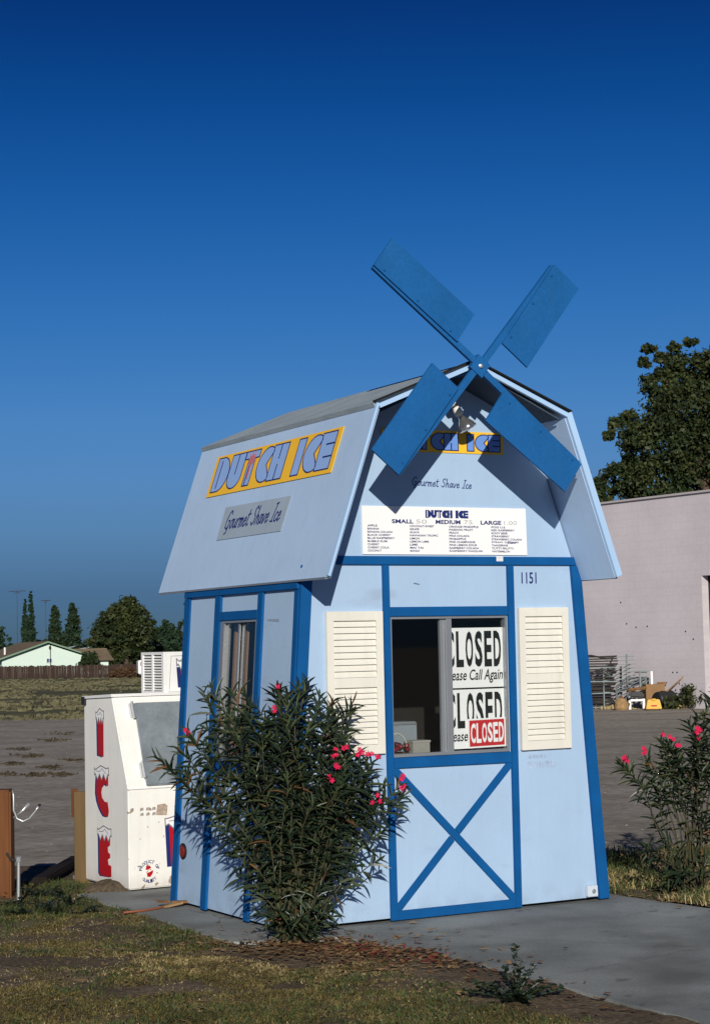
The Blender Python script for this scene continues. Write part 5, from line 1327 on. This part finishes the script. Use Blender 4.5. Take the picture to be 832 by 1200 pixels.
for (px, py) in ((734, 731), (745, 735), (758, 734), (788, 788), (793, 788), (803, 740), (727, 706), (812, 749)):
    Yq = 44.0
    # small bolt holes in the wall face
    d = CAM_R @ Vector(((px - 416) / FPX, -(py - 600) / FPX, -1)); nrm = Vector((bd.y, -bd.x, 0)); o = Vector((0, 0, CAMZ)); t = (Vector((bo.x, bo.y, 0)) - o).dot(nrm) / d.dot(nrm); h = o + d * t; l = (h - bo).dot(bd)
    MB().lathe((l, .004, h.z + .03), (0, -1, 0), [(0, .024), (.012, .02)], 8).build('bolt_hole', BPLAS, bld)

# ------------------------------------------------------------------ junk against the building
JS = .02135
def jp(px, py=829): q = gnd(px, max(py, 829) + 1.2, -.03); return Vector((q.x, q.y, -.03))
rk = empty('frame_stack', 'leaning stack of dark rusty bed frames piled against the block wall', 'frame stack', jp(700), R(-8))
r = random.Random(4)
for i in range(24):
    z = .05 + i * .054; sh = .05 * math.sin(i * 1.3) + .10 * (i / 24) ** 3; fr_ = MB(); w_ = 1.25 + .10 * (i / 24); x0 = -.85 + sh * .5; x1 = x0 + w_; t = r.uniform(-.03, .03)
    for y in (-.35, .35): fr_.bar((x0, y, z), (x1, y, z + t), .035, .03)
    for k in range(6): x = x0 + (x1 - x0) * k / 5; fr_.bar((x, -.35, z + t * k / 5 + .012), (x, .35, z + t * k / 5 + .012), .03, .012)
    for y in (-.18, 0, .18): fr_.bar((x0, y, z + .004), (x1, y, z + t + .004), .05, .014)
    fr_.build('bed_frame', RUSTM if i % 6 else GREYM, rk)
MB().tube([(-.8, -.38, 1.36), (-.1, -.38, 1.34), (.28, -.36, 1.25), (.42, -.34, 1.28), (.30, -.34, 1.02), (.16, -.34, .6), (.2, -.34, .1)], .022, 6).build('bent_tube', RUSTM, rk)
for k in range(5): MB().lathe((.05 + .05 * k, -.3, .04), (1, 0, 0), [(0, .05), (.03, .05)], 8).build('caster', BPLAS, rk)
sr = empty('ladder_rack', 'tall grey rack of thin rungs standing beside the frame stack', 'rack', jp(727), R(4))
for x, h in ((-.42, 1.05), (.18, 1.36)): MB().tube([(x, 0, 0), (x + .02, .05, h)], .022, 6).build('upright', GREYM, sr)
for i in range(13): z = .12 + i * .097; MB().tube([(-.40 - .02 * (i > 8), .02, z), (.40, .03, z + .03)], .011, 5).build('rung', GREYM, sr)
MB().tube([(-.42, 0, .95), (-.1, 0, .72), (.5, 0, .76)], .015, 5).build('cross_tube', GREYM, sr)
tf = empty('tube_frame', 'grey tubular table frame with one pale leg among the junk', 'frame', jp(748), R(3))
for a, b, m_ in (((-.56, 0, 0), (-.54, 0, .56), GREYM), ((-.22, .3, 0), (-.20, .3, .78), GREYM), ((.22, 0, 0), (.20, 0, .76), GREYM)): MB().tube([a, b], .024, 6).build('leg', m_, tf)
for a, b in (((-.54, 0, .56), (.24, 0, .78)), ((-.54, 0, .44), (.24, 0, .66)), ((-.20, .3, .76), (.22, .3, .76)), ((-.54, 0, .56), (-.20, .3, .76)), ((.05, 0, .50), (.30, .02, .72)), ((-.05, .1, .9), (.26, .1, .9))): MB().tube([a, b], .020, 6).build('rail', GREYM, tf)
pr = empty('white_post_frame', 'tall narrow frame with one bright white upright beside the cardboard box', 'frame', jp(757, 828), R(2))
MB().box((.155, 0, .46), (.055, .05, .92)).build('post', FRZ2, pr); MB().box((-.13, .02, .45), (.04, .04, .90)).build('post', GREYM, pr); MB().box((.0, .01, .925), (.36, .04, .025)).build('top_bar', GREYM, pr)
cb = empty('cardboard_box', 'brown cardboard box behind the white upright', 'box', jp(768, 826), R(6))
MB().box((0, .15, .42), (.48, .36, .36)).build('box_body', CARD, cb); MB().box((0, .15, .12), (.55, .4, .24)).build('pallet', TANW, cb)
MB().box((.17, -.04, .63), (.26, .01, .05), Matrix.Rotation(.5, 3, 'X')).build('flap', CARD, cb)
yb = empty('mop_bucket', 'yellow plastic mop bucket on the dirt in front of the junk', 'bucket', jp(765, 831), R(2))
mb = MB(); mb.prism([(-.14, -.11, .04), (.14, -.11, .04), (.14, .11, .04), (-.14, .11, .04)], [(-.185, -.14, .20), (.185, -.14, .20), (.185, .14, .20), (-.185, .14, .20)]); mb = MB(); mb.prism([(-.195, -.12, .03), (.195, -.12, .03), (.195, .12, .03), (-.195, .12, .03)], [(-.145, -.10, .26), (.145, -.10, .26), (.145, .10, .26), (-.145, .10, .26)]); mb.build('bucket', YPLAS, yb, bevel=.012)
MB().box((0, -.1, .255), (.10, .06, .05)).build('wringer', YPLAS, yb, bevel=.008); MB().box((0, -.122, .11), (.14, .008, .03)).build('warning_stripe', REDP, yb)
for x in (-.14, .14): MB().lathe((x - .02, -.06, .03), (1, 0, 0), [(0, .03), (.04, .03)], 10).build('caster', BPLAS, yb)
bh = empty('broom_handle', 'pale wooden broom handle leaning up to the right behind the bucket', 'handle', jp(772, 829))
MB().tube([(0, 0, .25), (.80, -.42, .98)], .018, 7).build('stick', LIT2, bh); MB().box((-.04, -.01, .20), (.16, .06, .12), Matrix.Rotation(-.7, 3, 'Y')).build('broom_head', LIT2, bh)
dm = empty('black_drum', 'black plastic drum lying on its side right of the yellow bucket', 'drum', jp(783, 829), R(25))
MB().lathe((-.28, .1, .21), (1, .1, .05), [(0, .12), (.01, .19), (.05, .205), (.18, .21), (.2, .222), (.22, .21), (.40, .21), (.42, .222), (.44, .21), (.56, .205), (.58, .12)], 20).build('drum_body', BPLAS, dm, True)
MB().lathe((-.285, .1, .21), (-1, -.1, -.05), [(0, .10), (.015, .10), (.02, .02)], 16).build('lid', RUSTM, dm)
sk = empty('tan_sack', 'crumpled tan sack at the foot of the grey rack', 'sack', jp(728, 831))
sm_ = MB(); 
for i in range(7):
    for k in range(10):
        a = 2 * math.pi * k / 10; t = i / 6; rr = (.17 * math.cos((t - .35) * 1.9)) * (1 + .35 * mnoise.noise(Vector((a, t * 3, 2)))); sm_.v.append((rr * math.cos(a) * 1.15, rr * math.sin(a), .30 * t))
for i in range(6):
    for k in range(10): sm_.f.append((i * 10 + k, i * 10 + (k + 1) % 10, (i + 1) * 10 + (k + 1) % 10, (i + 1) * 10 + k))
sm_.f.append(tuple(60 + k for k in range(10))); sm_.build('sack_body', LIT2, sk, True); MB().tube([(-.05, -.03, .29), (.0, 0, .33), (.06, .02, .29)], .02, 6).build('tied_neck', LIT1, sk)
ch = empty('white_crate_stand', 'low white framed stand with a dark cover in the middle of the junk', 'stand', jp(746, 830), R(-5))
for x, h in ((-.17, .22), (.17, .26)): MB().box((x, 0, h / 2), (.06, .06, h)).build('leg', FRZ2, ch)
MB().box((0, 0, .225), (.30, .10, .05)).build('crossbar', FRZ2, ch); MB().box((0, .03, .36), (.36, .24, .16), Matrix.Rotation(.1, 3, 'Y')).build('cover', BPLAS, ch, bevel=.04)
MB().box((.02, .02, .50), (.48, .30, .07), Matrix.Rotation(-.12, 3, 'Y')).build('bundle', LIT1, ch, bevel=.02)
sp = []
for i in range(60): q = gnd(rng.uniform(690, 800), 830 + rng.uniform(-.5, 1.0), -.03); sp.append((q.x, q.y, .06, rng.uniform(.03, .13)))
tufts('wall_weeds', STRAW, sp, 8)
wb = jp(822, 826); B = [(wb.x + dx, wb.y, wb.z + z, .30, .2, .22) for dx, z in ((-.5, .25), (-.2, .35), (.1, .3), (.4, .45), (-.8, .15))]
ws_ = empty('wall_shrub', 'low green shrub growing along the foot of the mauve wall at right', 'shrub', wb); crown('crown', TREE2, ws_, B, 1500, .05, 81, wb, .4); MB().tube([(0, 0, 0), (0, 0, .3)], .02, 6).build('trunk', BARK, ws_)
